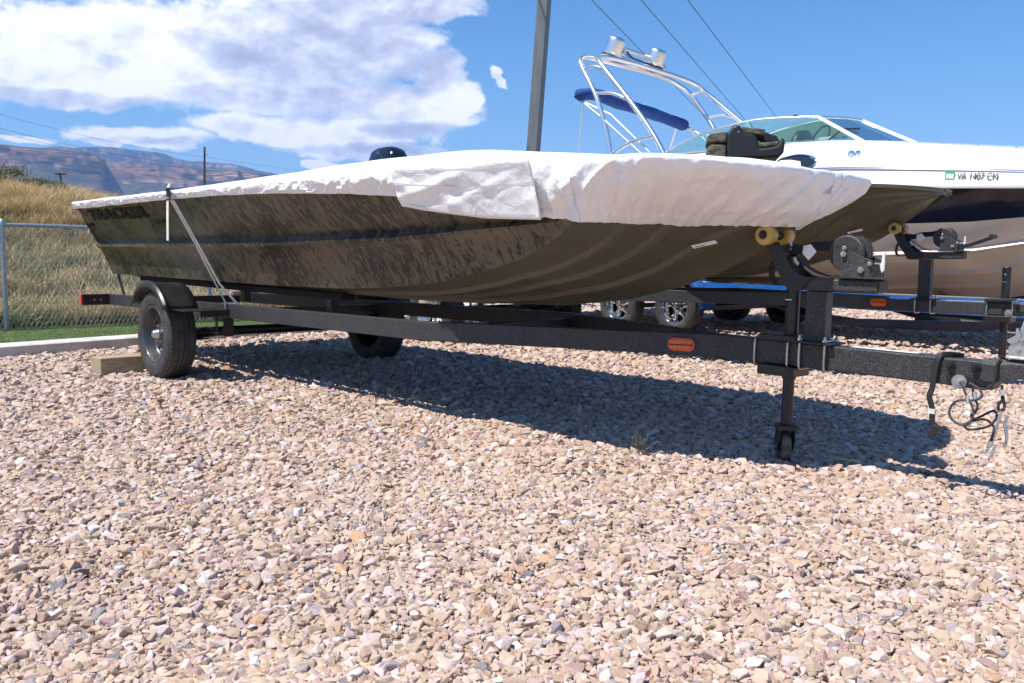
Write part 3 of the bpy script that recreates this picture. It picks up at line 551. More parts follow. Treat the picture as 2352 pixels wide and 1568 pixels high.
def bow_trim(x): return .095*max(0., (x-4.0)/.7)**2
def hull_parts(root, lettering=True):
    st = list(np.arange(-1.89, 2.4, .25))+list(np.arange(2.4, 4.1, .06))+list(np.arange(4.1, 4.58, .03))+list(np.arange(4.58, 4.705, .008)); st = [float(a) for a in st]
    tr = lambda x, z: x-(.0 if x > -1.6 else (z-.7)*.13*((-1.6-x)/.29))-(bow_trim(x) if lettering else 0.)   # raked transom
    us = [0, .012, .02, .1, .20, .21, .25, .26, .33, .43, .44, .48, .49, .56, .66, .67, .71, .72, .80, .88, .95, 1]
    for sg in (-1, 1):
        rows = []
        for x in st:
            row = []
            for u in us:
                off = .022 if (.205 < u < .255 or .435 < u < .485 or .665 < u < .715) else (.006 if u < .015 else 0)
                p = bottom_pt(x, u, sg, off); row.append((tr(p.x, p.z), p.y, p.z))
            rows.append(row)
        MB().grid(rows).build('hull_bottom', OLIVE, root, smooth=True)
        rows = []
        for x in st:
            if x > 4.13: break
            yc, zc = chine(x); yg, zg = gun_y(x), gun_z(x); k = max(0., min(1., (zg-zc)/.59)); zr = max(zc+.01, min(zg-.01, itp(x, [-1.8, 1.24, 2.65, 3.62, 4.13], [.955, .989, 1.027, 1.083, 1.12]))) if zg-zc > .25 else zc+(zg-zc)*.35
            yr = yc+(yg-yc)*min(.40, .85*(zr-zc)/max(.02, zg-zc)); b = .028*k*max(0., min(1., (3.95-x)/.5))
            row = [(yc, zc), (yc+.012*k, zc-.004*k), (yc+(yr-yc)*.5, zc+(zr-zc)*.42), (yr-.012*k, zr-.045*k), (yr+b, zr-.016*k), (yr+b+.004*k, zr+.006*k), (yr-.004, zr+.046*k), (yr+(yg-yr)*.5-.004, zr+(zg-zr)*.5), (yg-.012, zg-.03*k), (yg+.012*k, zg-.026*k), (yg+.014*k, zg), (yg-.03, zg+.004)]
            rows.append([(tr(x, z), sg*y, z) for y, z in row])
        MB().grid(rows).build('hull_side', CAMO, root, smooth=True)
        # bow lip
        if lettering: continue
        rows = []
        for x in [a for a in st if a >= 4.1]:
            y, z = gun_y(x), gun_z(x); rows.append([(x+.002, sg*(y+.001), z-.018), (x+.012*max(0, (x-4.2)), sg*(y+.012), z-.008), (x+.012*max(0, (x-4.2)), sg*(y+.01), z+.012), (x-.05*max(0., (x-4.2)/.5), sg*max(0, y-.06), z+.014)])
        MB().grid(rows).build('bow_rail', OLIVE, root, smooth=True)
    # transom
    P = [(tr(-1.89, z), y, z) for y, z in ((-.925, 1.30), (-.756, .955), (-.64, .703), (0, .676), (.64, .703), (.756, .955), (.925, 1.30))]; MB().add(P, [tuple(range(7))]).build('transom', OLIVE, root)
    # deck inside the gunwale
    rows = [[(tr(x, 1.3), -max(0, gun_y(x)-.03), gun_z(x)-.02), (tr(x, 1.3), 0, gun_z(x)+.0), (tr(x, 1.3), max(0, gun_y(x)-.03), gun_z(x)-.02)] for x in st]
    MB().grid(rows).build('deck', OLIVE, root)
    # maker's label stuck to the bottom panel beside the bow roller
    a = bottom_pt(4.09, .27, -1, .022); b = bottom_pt(4.19, .235, -1, .022); w = (bottom_pt(4.14, .32, -1, .022)-bottom_pt(4.14, .24, -1, .022)).normalized()*.013
    MB().add([a-w, b-w, b+w, a+w], [(0, 1, 2, 3)]).build('hull_label', PAPER, root)
    mb = MB(); d = b-a; nn = Vector((0, 0, -.0012))
    for k in range(9):
        t0 = .10+.05*k; mb.add([a+d*t0-w*.6+nn, a+d*(t0+.022)-w*.6+nn, a+d*(t0+.022)+w*.1+nn, a+d*t0+w*.1+nn], [(0, 1, 2, 3)])
    mb.build('barcode', LETTER, root)
    # bow eye
    MB().tube([(4.40+.035*math.cos(t), .0, 1.02+.03*math.sin(t)) for t in np.linspace(-2.6, .9, 10)], .006, 8).build('bow_eye', STEEL, root, smooth=True)
    if lettering:
        # raised letters lie on the upper side panel near the stern
        def side_m(x, z):
            return Vector((x, -(.843+.517*(z-1.13)+.007), z))
        o = side_m(-1.72, 1.168); xa = Vector((1, 0, .003)).normalized(); ya = Vector((0, -.517, 1)).normalized(); za = xa.cross(ya)
        mt = Matrix((xa, ya, za)).transposed().to_4x4(); mt.translation = o
        t_ = text('lettering', 'TRACKER', .2, LETTER, root, Matrix.Identity(4), .0015, .007); X_ = [v.co.x for v in t_.data.vertices]; Y_ = [v.co.y for v in t_.data.vertices]
        t_.data.transform(mt @ Matrix.Diagonal((1.34/(max(X_)-min(X_)), .098/(max(Y_)-min(Y_)), 1, 1)))
        mt2 = mt.copy(); mt2.translation = side_m(-.30, 1.12); text('model_lettering', '2072 MVX', .055, LETTER, root, mt2, .001)
        MB().box(tuple(side_m(-1.86, 1.12)), (.13, .004, .03), (.46, 0, 0)).build('emblem_bar', LETTER, root); MB().box(tuple(side_m(-1.85, 1.08)), (.11, .004, .014), (.46, 0, 0)).build('emblem_bar', LETTER, root)
        MB().add([tuple(side_m(-1.93, 1.27)), tuple(side_m(-1.89, 1.27)), tuple(side_m(-1.83, 1.20)), tuple(side_m(-1.87, 1.20))], [(0, 1, 2, 3)]).build('emblem_bar', mat('dark_red_paint', (.10, .012, .012), .4), root)

# ---------------------------------------------------------------- trailer
def wheel(parent, x, y, z, rad, out, style):
    """rim with tyre, hub and nuts as sub-parts; out = -1 faces -Y"""
    rr = rad*.62; n = 56; s = out
    if style == 'steel': prof = [(rr*1.02, s*.085), (rr*1.03, s*.095), (rr*.985, s*.098), (rr*.96, s*.085), (rr*.90, s*.055), (rr*.87, s*.030), (rr*.83, s*.012), (rr*.76, s*.008), (rr*.70, s*.018), (rr*.62, s*.030), (rr*.50, s*.034), (rr*.36, s*.030), (rr*.30, s*.034), (rr*.29, s*-.02)]
    else: prof = [(rr*1.0, s*.075), (rr*1.02, s*.088), (rr*.97, s*.092), (rr*.95, s*.07), (rr*.91, s*.06), (rr*.88, s*.03), (rr*.84, s*.02), (rr*.80, s*-.02), (rr*.79, s*-.07)]
    rim = MB(); rim.lathe(prof, (x, y, z), 'y', n, caps=False)
    m = mat('grey_wheel_paint', (.036, .040, .046), .36, coat=.5, rvar=.1) if style == 'steel' else CHROME if style == 'chrome' else ALU
    w = rim.build('wheel', m, parent, smooth='all')
    W = .093
    def tread(j): return .0
    prof = [(rr*.99, -.088), (rr*1.03, -.096), (rr*1.12, -.101), (rad*.80, -.105), (rad*.88, -.103), (rad*.945, -.094), (rad*.985, -.078), (rad, -.060), (rad, -.040), (rad*.978, -.037), (rad*.978, -.031), (rad, -.028), (rad, -.004), (rad*.978, -.0015), (rad*.978, .0045), (rad, .007), (rad, .028), (rad*.978, .031), (rad*.978, .037), (rad, .040), (rad, .060), (rad*.985, .078), (rad*.945, .094), (rad*.88, .103), (rad*.80, .105), (rr*1.12, .101), (rr*1.03, .096), (rr*.99, .088)]
    t = MB(); t.lathe(prof, (x, y, z), 'y', 96, caps=False); tr = t.build('tyre', RUBBER, w, smooth=True)
    # raised sidewall lettering blocks and shoulder sipes
    b = MB()
    for k in range(64):
        a = 2*math.pi*k/64
        for sd in (-1, 1): b.box((x+math.cos(a)*rad*.982, y+sd*.076, z+math.sin(a)*rad*.982), (.011, .026, .010), (0, -a, 0))
    b.build('tread_block', RUBBER, w, kind='stuff')
    b = MB()
    for k0, cnt in ((1.25, 9), (4.3, 10)):
        for k in range(cnt):
            a = k0+k*.085+(.0 if k % 3 else .02); b.box((x+math.cos(a)*rad*.84, y+s*.1045, z+math.sin(a)*rad*.84), (.030, .003, .013), (0, -a, 0))
    b.build('sidewall_lettering', mat('worn_rubber', (.06, .058, .055), .8), w, kind='stuff')
    if style == 'steel':
        MB().lathe([(.0, s*.10), (.022, s*.10), (.028, s*.094), (.032, s*.07), (.036, s*.065), (.036, s*.03), (.055, s*.028), (.055, s*.0)], (x, y, z), 'y', 24).build('hub', STEEL, w, smooth=True)
        for k in range(5):
            a = 2*math.pi*k/5+.3; cx, cz = x+.062*math.cos(a), z+.062*math.sin(a); MB().lathe([(.006, s*.068), (.007, s*.066), (.007, s*.058), (.012, s*.057), (.012, s*.036), (.014, s*.032)], (cx, y, cz), 'y', 6).build('lug_nut', STEEL, w)
        for k in range(8):
            a = 2*math.pi*k/8+.2; cx, cz = x+rr*.62*math.cos(a), z+rr*.62*math.sin(a); MB().lathe([(.015, s*.024), (.015, s*.0335)], (cx, y, cz), 'y', 14).build('vent_hole', RUBBERK, w)
        MB().tube([(x-.10, y+s*.03, z+.155), (x-.10, y+s*.075, z+.150)], .004, 8).build('valve_stem', RED, w)
        MB().lathe([(rr*.85, s*-.03), (rr*.2, s*-.03)], (x, y, z), 'y', 40).build('backing_disc', RUBBERK, w)
    else:
        ns = 5 if style == 'chrome' else 6
        mb = MB(); mb.lathe([(.0, s*.045), (.03, s*.045), (.045, s*.04), (.05, s*.02), (.085, s*.012), (.088, s*-.01)], (x, y, z), 'y', 30); mb.build('hub', m, w, smooth=True)
        for k in range(ns):
            a = 2*math.pi*k/ns+.35; da = .30; P = []
            for (r_, yy, wd) in ((.075, .014, .62), (rr*.5, .012, .36), (rr*.7, -.004, .30), (rr*.88, .0, .34)):
                P.append([(x+r_*math.cos(a+q*wd), y+s*(yy+dz), z+r_*math.sin(a+q*wd)) for q, dz in ((-1, -.02), (-.8, .0), (.0, .006), (.8, .0), (1, -.02))])
            MB().grid(P).build('spoke', m, w, smooth='all')
            a += math.pi/ns; cx, cz = x+.058*math.cos(a), z+.058*math.sin(a); MB().lathe([(.005, s*.04), (.010, s*.036), (.010, s*.016)], (cx, y, cz), 'y', 6).build('lug_nut', STEEL, w)
        MB().lathe([(rr*.82, s*-.06), (.02, s*-.06)], (x, y, z), 'y', 40).build('brake_drum', RUBBERK, w)
    return w

def ubolt(mb, x, y0, y1, z0, z1, r_=.0055):
    """square bend U-bolt round a beam: legs down the near face"""
    pts = smooth_path([(x, y1, z1), (x, y0+.02, z1), (x, y0, z1-.012), (x, y0, z0+.012), (x, y0+.012, z0), (x, y1, z0)], 3); mb.tube(pts, r_, 8)

def trailer(root, p):
    rad, wz, dz = p['rad'], p['wheel_z'], p['rail_dz']
    for sg in (-1, 1):
        path = [(-2.08, sg*.6, .455+dz), (0, sg*.6, .498+dz), (2.66, sg*.6, .552+dz), (4.10, sg*.020, .575+dz*.1), (4.30, sg*.0135, .575)]
        MB().bar(path, .05, .10).build('side_rail', BLACK, root, bevel=.004)
        # fender
        rows = []; fr = rad+.055
        for k in range(25):
            a = R(33)+R(114)*k/24; c, s_ = math.cos(a), math.sin(a); yy = sg*.795; q = lambda r_, w: (r_*c, sg*w, wz+r_*s_*.98-.0)
            rows.append([q(fr, .80), q(fr+.002, .86), q(fr+.004, 1.0), q(fr+.014, 1.012), q(fr+.018, 1.03), q(fr+.006, 1.045), q(fr-.022, 1.05), q(fr-.03, 1.046)])
        o = MB().grid(rows).build('fender', BLACKP, root, smooth=True); sm = o.modifiers.new('thick', 'SOLIDIFY'); sm.thickness = .004
        MB().box((fr*.84+.14, sg*.86, wz+fr*.53), (.22, .28, .006)).build('fender_flange', BLACKP, root, bevel=.002); MB().box((fr*.84+.10, sg*.72, wz+fr*.53-.03), (.05, .2, .05)).build('fender_bracket', BLACKP, root, bevel=.003)
        wheel(root, 0, sg*.9076, wz, rad, sg, p['style'])
        # bunk with brackets
        MB().bar([(-1.62, sg*.46, .668+dz*.6), (1.74, sg*.46, .676+dz*.6)], .10, .045).build('bunk', CARPET, root, bevel=.008)
        for x in (-1.3, .35, 1.55): MB().box((x, sg*.46, .615+dz*.7), (.06, .05, .085)).build('bunk_bracket', BLACKP, root)
        # axle hanger: U shaped plate below the rail
        hx = .27; zt = .448+dz; mb = MB(); mb.box((hx-.05, sg*.625, zt-.055), (.035, .006, .13)); mb.box((hx, sg*.625, zt-.008), (.11, .006, .03)); mb.box((hx+.06, sg*.585, zt-.06), (.006, .08, .14)); mb.build('axle_hanger', BLACKP, root, bevel=.002)
        mb = MB()
        for k in range(3): mb.bar([(x_, sg*.70, wz-.01-.016*k+.05*(x_/.42)**2) for x_ in np.linspace(-.42+.1*k, .42-.1*k, 9)], .045, .012)
        mb.build('leaf_spring', BLACKP, root)
        # tail light
        lx = -2.105; MB().box((lx+.015, sg*.73, .455+dz), (.012, .25, .10)).build('light_bracket', BLACKP, root, bevel=.002)
        pl = MB().box((lx-.022, sg*.79, .455+dz), (.055, .15, .095)).build('tail_light', RED, root, bevel=.006)
        for k in (0, 1): MB().lathe([(.0, .012), (.009, .011), (.009, .0)], (lx+.02, sg*(.70+.055*k), .455+dz), 'x', 8).build('bolt', STEEL, pl)
    # cross members
    for x, w in ((-1.95, .6), (.45, .6), (2.62, .6)): MB().box((x, 0, itp(x, [-2, 4.2], [.44, .56])+dz), (.05, 2*w-.052, .075)).build('cross_member', BLACK, root, bevel=.004)
    MB().tube([(0, -.80, wz), (0, .80, wz)], .036, 20).build('axle', BLACKP, root, smooth=True)
    # tongue
    tz0, tz1 = p['tongue']; tx1 = 5.26
    MB().box(((4.0+tx1)/2, 0, (tz0+tz1)/2), (tx1-4.0, .078, tz1-tz0)).build('tongue', BLACK, root, bevel=.006)
    MB().add([(4.72, -.012, tz1+.0015), (4.98, -.012, tz1+.0015), (4.98, .026, tz1+.0015), (4.72, .026, tz1+.0015)], [(0, 1, 2, 3)]).build('warning_label', PAPER, root)
    MB().add([(2.98, .4450, .525+dz), (3.26, .3325, .53+dz), (3.26, .3325, .58+dz), (2.98, .4450, .575+dz)], [(0, 1, 2, 3)]).build('data_plate', mat('data_label', (.6, .6, .55), .5, col2=(.25, .25, .22), nscale=40), root) if p.get('plate') else None
    # side marker
    mx = p['marker']; my = -(itp(mx, [2.66, 4.10, 4.30], [.6, .020, .0135])+.028) if mx < 4.12 else -.0405; ang = math.atan2(.58, 1.44) if mx < 4.1 else 0.
    ov = [(.056*(1 if abs(c) > .02 else 1)*c+(.026*(1 if c > 0 else -1)), .031*s_) for c, s_ in [(math.cos(a), math.sin(a)) for a in np.linspace(0, 2*math.pi, 28, endpoint=False)]]; ov = [((.030*math.cos(a)+(.033 if math.cos(a) > 0 else -.033)), .031*math.sin(a)) for a in np.linspace(.001, 2*math.pi, 28, endpoint=False)]
    def ovm(sc, y0, y1, m_, nm, par):
        b = MB(); b.prism([(x_*sc, z_*sc) for x_, z_ in ov], y0, y1); o = b.build(nm, m_, par, bevel=.003); return o
    zmk = itp(mx, [2.66, 4.34], [.552+dz, .576]) if mx < 4.4 else (tz0+tz1)/2
    mk = ovm(1., -.010, .0, ORANGE, 'side_marker', root); mk.location = (mx, my, zmk); mk.rotation_euler = (0, 0, ang)
    ovm(.84, -.017, -.0105, ORANGE, 'lens', mk); MB().box((0, -.0178, 0), (.11, .0012, .005)).build('lens_bar', RUBBERK, mk)
    # jack
    jx, jt, jb = p['jack_x'], p['jack_top'], p['jack_foot']
    j = MB().tube([(jx, 0, tz0-.06), (jx, 0, jt)], .0285, 24).build('jack', BLACKP, root, smooth=True)
    MB().tube([(jx, 0, jb+.155), (jx, 0, tz0-.05)], .0245, 20).build('inner_tube', BLACKP, j, smooth=True)
    MB().lathe([(.0, .004), (.027, .004), (.029, .0)], (jx, 0, jt), 'z', 20).build('jack_cap', BLACKP, j, smooth=True)
    MB().lathe([(.0, -.0295), (.008, -.031), (.008, -.027)], (jx, 0, jt-.045), 'y', 12).build('pin', STEEL, j); MB().box((jx-.004, -.029, jt-.10), (.03, .004, .005)).build('pin_slot', STEEL, j)
    for z0, z1, nm in ((tz1+.002, tz1+.028, 'upper'), (tz0-.045, tz0-.002, 'lower')):
        b = MB(); b.box((jx-.03, 0, (z0+z1)/2), (.17, .135, z1-z0)); b.build('clamp_plate', BLACKP, j, bevel=.005)
    for x in p['jack_u']: b = MB(); ubolt(b, x, -.0465, .045, tz0-.006, tz1+.008); b.build('u_bolt', STEEL, j, smooth=True)
    wr = .073; cx = -.028; ca_ = R(-48)
    def turn(o): o.location = (jx, 0, jb); o.rotation_euler = (0, 0, ca_); return o
    b = MB()
    for s_ in (-1, 1): b.prism([(-.034, .168), (.036, .165), (.034, .11), (cx+.032, .062), (cx-.022, .052), (cx-.04, .10)], s_*.031-.003, s_*.031+.003)
    b.box((0, 0, .166), (.082, .078, .022)); turn(b.build('caster_fork', BLACKP, j, bevel=.004))
    turn(MB().lathe([(.02, -.021), (wr*.75, -.022), (wr*.93, -.019), (wr, -.010), (wr, .010), (wr*.93, .019), (wr*.75, .022), (.02, .021)], (cx, 0, wr), 'y', 36).build('caster_wheel', mat('caster_rubber', (.03, .028, .026), .55, col2=(.15, .12, .095), nscale=20), j, smooth=True))
    turn(MB().tube([(cx, -.042, wr), (cx, .042, wr)], .009, 8).build('caster_axle', STEEL, j))
    # winch stand
    mt, az0, az1 = p['mast_top'], p['mast_top']+.003, p['mast_top']+.056
    st = MB().box((4.572, 0, (tz1+mt)/2+.004), (.09, .056, mt-tz1-.006)).build('winch_post', BLACK, root, bevel=.004)
    MB().box((4.578, 0, tz1+.006), (.175, .135, .009)).build('base_plate', BLACKP, st, bevel=.003)
    for x in (4.522, 4.632):
        b = MB(); ubolt(b, x, -.0475, .045, tz0-.007, tz1+.014); b.build('u_bolt', STEEL, st, smooth=True)
        for y in (-.05, .05): MB().lathe([(.005, .03), (.006, .028), (.006, .018), (.011, .018), (.011, .008)], (x, y, tz1+.004), 'z', 6).build('nut', STEEL, st)
    MB().box(((4.44+4.83)/2, 0, (az0+az1)/2), (.39, .092, az1-az0)).build('winch_arm', BLACK, st, bevel=.010)
    MB().box((4.832, 0, (az0+az1)/2), (.004, .078, az1-az0-.012)).build('arm_socket', RUBBERK, st)
    for x in (4.70, 4.775): MB().lathe([(.006, -.0466), (.006, -.0456)], (x, 0, (az0+az1)/2), 'y', 12).build('arm_hole', RUBBERK, st)
    ro = p['roller_z']; A = az1
    for s_ in (-1, 1):
        pl = [(4.34, ro-.03), (4.405, ro-.028), (4.43, ro-.068), (4.47, A+.035), (4.51, A+.008), (4.56, A-.002), (4.515, az0-.003), (4.468, az0-.003), (4.44, az0+.028), (4.415, az0+.06), (4.38, ro-.11)]
        MB().prism(pl, s_*.0505-.003, s_*.0505+.003).build('roller_bracket', BLACKP, st, bevel=.002)
    for y_ in (-.090, .045): MB().lathe([(.018, -.032), (.030, -.034), (.040, -.029), (.0435, -.018), (.0425, .000), (.036, .010), (.034, .018), (.037, .026), (.030, .033), (.018, .033)], (4.372, y_, ro), 'y', 36).build('bow_roller', YELLOW, st, smooth=True)
    MB().tube([(4.372, -.126, ro), (4.372, .08, ro)], .0185, 16).build('roller_shaft', RUBBERK, st, smooth=True); MB().tube([(4.372, -.131, ro), (4.372, -.120, ro)], .009, 6).build('shaft_nut', BLACKP, st)
    MB().lathe([(.0, .0), (.02, .002), (.024, .006), (.024, .01)], (4.455, -.02, A+.06), 'y', 18).build('pivot_bolt', STEEL, st, smooth=True)
    # winch
    wz0 = az1+.006; wc = (4.697, wz0+.094)
    fr_ = [(4.681, wz0), (4.680, wz0+.03), (4.680, wz0+.09), (4.688, wz0+.106), (4.707, wz0+.106), (4.811, wz0+.067), (4.814, wz0)]
    w = MB().prism(fr_, -.058, -.054).build('winch', BLACK, root, bevel=.0015); MB().prism(fr_, .040, .044).build('side_frame', BLACK, w, bevel=.0015)
    MB().box((4.762, -.006, wz0), (.185, .115, .008)).build('winch_base', BLACKP, w, bevel=.002)
    MB().lathe([(.012, -.05), (.066, -.05), (.071, -.046), (.072, -.040), (.068, -.036), (.030, -.034), (.030, .026), (.066, .028), (.070, .034), (.068, .040), (.012, .04)], (wc[0], 0, wc[1]), 'y', 44).build('drum', BLACK, w, smooth=True)
    MB().lathe([(.036, -.030), (.050, -.030), (.050, .022), (.036, .022)], (wc[0], 0, wc[1]), 'y', 36).build('strap_roll', STRAPK, w, smooth=True)
    b = MB()
    for k in range(36):
        a = 2*math.pi*k/36; b.box((wc[0]+.0715*math.cos(a), .034, wc[1]+.0715*math.sin(a)), (.007, .008, .005), (0, -a, 0))
    b.build('gear_tooth', BLACK, w, kind='stuff')
    for k in range(3):
        a = .45+2.094*k; MB().lathe([(.009, -.0508), (.009, -.0498)], (wc[0]+.042*math.cos(a), 0, wc[1]+.042*math.sin(a)), 'y', 14).build('drum_hole', RUBBERK, w)
    for x, z, r_ in ((4.695, .092, .013), (4.698, .115, .009), (4.768, .032, .013), (4.802, .055, .009)): MB().lathe([(.0, -.076), (r_*.6, -.075), (r_*.7, -.068), (r_, -.067), (r_, -.0585)], (x, 0, wz0+z), 'y', 6).build('bolt', STEEL, w)
    MB().tube([(4.806, -.03, wz0+.055), (4.842, -.03, wz0+.055)], .006, 10).build('ratchet_pin', STEEL, w)
    MB().prism([(4.836, wz0+.022), (4.846, wz0+.030), (4.847, wz0+.06), (4.846, wz0+.10), (4.841, wz0+.104), (4.836, wz0+.098), (4.834, wz0+.065), (4.828, wz0+.05)], -.036, -.028).build('ratchet_lever', mat('translucent_plastic', (.62, .66, .62), .35), w, bevel=.002)
    if p.get('handle'):
        MB().bar([(4.80, -.066, wz0+.03), (4.88, -.066, wz0+.038), (5.045, -.066, wz0+.096)], .006, .026).build('crank_arm', BLACKP, w, bevel=.002); MB().tube([(5.045, -.06, wz0+.096), (5.045, -.15, wz0+.096)], .016, 14).build('crank_grip', RUBBERK, w, smooth=True)
    # strap from drum to the bow eye, with its care tag
    sp = smooth_path([(wc[0]-.03, -.005, wc[1]+.042), (4.60, -.003, wc[1]+.030), (4.53, 0, wc[1]+.026), (4.47, .0, wc[1]+.012), (4.43, 0, wc[1]+.02)], 6); MB().bar(sp, .003, .040, upv=(0, .45, 1)).build('winch_strap', STRAPK, w)
    sp = smooth_path([(4.41, -.0, A+.10), (4.36, 0, A+.06), (4.35, 0, A+.0), (4.375, 0, A-.03), (4.43, 0, A-.02), (4.46, 0, A+.01)], 6); MB().bar(sp, .045, .003).build('strap_tail', STRAPK, w)
    sp = smooth_path([(4.47, -.01, A+.085), (4.53, 0, A+.035), (4.60, 0, A+.010), (4.66, 0, A+.012)], 6); MB().bar(sp, .04, .003).build('safety_strap', STRAPK, w)
    MB().add([(4.505, -.03, wc[1]+.028), (4.545, -.045, wc[1]+.035), (4.572, -.045, wc[1]+.005), (4.545, -.04, wc[1]-.022), (4.535, -.04, wc[1]-.03), (4.505, -.035, wc[1]-.002)], [(0, 1, 2, 3, 4, 5)]).build('care_tag', PAPER, w)
    # coupler
    cz0, cz1 = tz0+.035, tz1+.012
    cp = MB(); P = []
    for x, hw, zt, zb in ((5.22, .043, tz1+.006, tz0+.030), (5.27, .043, tz1+.006, tz0+.030), (5.31, .036, tz1+.014, tz0+.045), (5.36, .034, tz1+.012, tz0+.05), (5.42, .040, tz1+.016, tz0+.04), (5.48, .040, tz1+.014, tz0+.04), (5.52, .028, tz1+.0, tz0+.045)):
        P.append([(x, -hw, zb), (x, -hw, zt-.016), (x, -hw+.014, zt), (x, hw-.014, zt), (x, hw, zt-.016), (x, hw, zb)])
    cp.grid(P, closed=True); cp.f.append(tuple(range(6))); cp.f.append(tuple(range(36, 42))); c = cp.build('coupler', BLACK, root, smooth=True)
    MB().prism([(5.10, tz0+.045), (5.22, tz0+.04), (5.24, tz0+.02), (5.225, tz0-.002), (5.11, tz0+.0)], -.0445, -.040).build('coupler_plate', BLACKP, c, bevel=.001)
    for x in (5.116, 5.20): MB().lathe([(.0, -.066), (.008, -.065), (.008, -.056), (.0135, -.056), (.0135, -.046), (.018, -.045), (.018, -.0402)], (x, 0, (tz0+tz1)/2+.025), 'y', 6).build('bolt', BLACKP, c)
    MB().lathe([(.0, -.058), (.011, -.057), (.011, -.048), (.026, -.048), (.026, -.0455)], (5.150, 0, tz0+.018), 'y', 22).build('washer', ZINC, c, smooth=True)
    if p.get('latch'):
        L = MB(); z = tz1+.024; L.prism([(5.296, z), (5.294, z+.030), (5.302, z+.045), (5.318, z+.06), (5.335, z+.125), (5.352, z+.13), (5.366, z+.03), (5.362, z)], -.024, -.0205); L.prism([(5.296, z), (5.294, z+.030), (5.302, z+.045), (5.318, z+.06), (5.335, z+.125), (5.352, z+.13), (5.366, z+.03), (5.362, z)], .0205, .024); L.box((5.33, 0, z-.004), (.078, .075, .006)); lo = L.build('latch', ZINC, c, bevel=.0015)
        MB().prism([(5.292, z+.050), (5.290, z+.058), (5.315, z+.075), (5.316, z+.098), (5.322, z+.102), (5.336, z+.07), (5.322, z+.05), (5.302, z+.044)], -.030, -.027).build('latch_trigger', ZINC, c, bevel=.001)
        for x_, z_ in ((5.328, .022), (5.337, .060)): MB().lathe([(.0, -.033), (.007, -.032), (.008, -.025)], (x_, 0, z+z_), 'y', 10).build('rivet', STEEL, c, smooth=True)
        # safety cables and wiring plug hang from the tongue
        dx = lambda l: smooth_path([(x_, y_, z_+tz0-.525) for x_, y_, z_ in l], 7)
        k1 = dx([(5.158, -.062, .545), (5.17, -.066, .53), (5.186, -.066, .497), (5.205, -.07, .47), (5.216, -.075, .435), (5.20, -.08, .398), (5.165, -.08, .398), (5.138, -.075, .418), (5.135, -.07, .448), (5.158, -.07, .477), (5.21, -.066, .486), (5.236, -.066, .505), (5.222, -.064, .53), (5.19, -.06, .545)])
        ca = MB().tube(k1, .0045, 8).build('safety_cable', mat('coated_cable', (.02, .02, .02), .3, .2, col2=(.12, .12, .12), nscale=300, stretch=(1, 1, 1)), root, smooth=True)
        k2 = dx([(5.20, -.055, .55), (5.206, -.06, .50), (5.222, -.06, .47), (5.215, -.06, .44), (5.19, -.02, .425), (5.19, .02, .405), (5.24, .04, .44), (5.268, .0, .43), (5.262, -.05, .40), (5.22, -.09, .385), (5.188, -.07, .388), (5.19, -.02, .40), (5.23, .0, .412), (5.272, -.04, .40), (5.287, -.08, .388), (5.278, -.075, .35), (5.268, -.07, .315)])
        MB().tube(k2, .0042, 8).build('cable_coil', RUBBERK, ca, smooth=True)
        for a_, b_ in (((5.187, -.066, .50), (5.193, -.066, .472)), ((5.208, -.06, .515), (5.214, -.06, .49)), ((5.279, -.072, .352), (5.272, -.072, .33)), ((5.295, -.06, .535), (5.297, -.06, .515))):
            MB().tube([Vector(a_)+Vector((0, 0, tz0-.525)), Vector(b_)+Vector((0, 0, tz0-.525))], .0075, 10).build('ferrule', ALU, ca, smooth=True)
        hook = dx([(5.30, -.06, .46), (5.293, -.062, .42), (5.280, -.068, .345), (5.268, -.072, .318), (5.272, -.074, .302), (5.284, -.074, .304), (5.290, -.072, .325), (5.292, -.07, .34)]); MB().tube(hook, .0055, 8).build('snap_hook', ZINC, ca, smooth=True)
        hook = dx([(5.318, -.05, .445), (5.312, -.05, .415), (5.318, -.052, .39), (5.322, -.054, .36), (5.316, -.054, .335)]); MB().tube(hook, .006, 8).build('snap_hook', ZINC, ca, smooth=True)
        k3 = dx([(5.278, .03, .632), (5.275, -.03, .645), (5.272, -.052, .62), (5.272, -.053, .57), (5.262, -.06, .545), (5.24, -.062, .53), (5.205, -.062, .53)]); MB().tube(k3, .0045, 8).build('cable_loop', RUBBERK, ca, smooth=True)
        k4 = dx([(5.292, -.05, .55), (5.296, -.05, .50), (5.288, -.055, .48), (5.292, -.058, .46), (5.308, -.058, .47), (5.302, -.055, .50), (5.296, -.05, .52)]); MB().tube(k4, .005, 8).build('cable_eye', RUBBERK, ca, smooth=True)
        hz = smooth_path([(5.13, .035, tz1+.004), (5.10, -.02, tz1+.011), (5.075, -.047, tz1+.001), (5.066, -.054, .56), (5.062, -.056, .51), (5.056, -.06, .478), (5.068, -.06, .435), (5.072, -.06, .375)], 7); hr = MB().bar(hz, .020, .010, upv=(0, 1, 0)).build('wiring_harness', RUBBERK, root, bevel=.003)
        MB().box((5.069, -.06, .425), (.024, .014, .018)).build('wrap_tape', STRAP, hr); MB().box((5.082, -.06, .352), (.026, .02, .05), (0, .3, 0)).build('plug', RUBBERK, hr, bevel=.003)
    return root

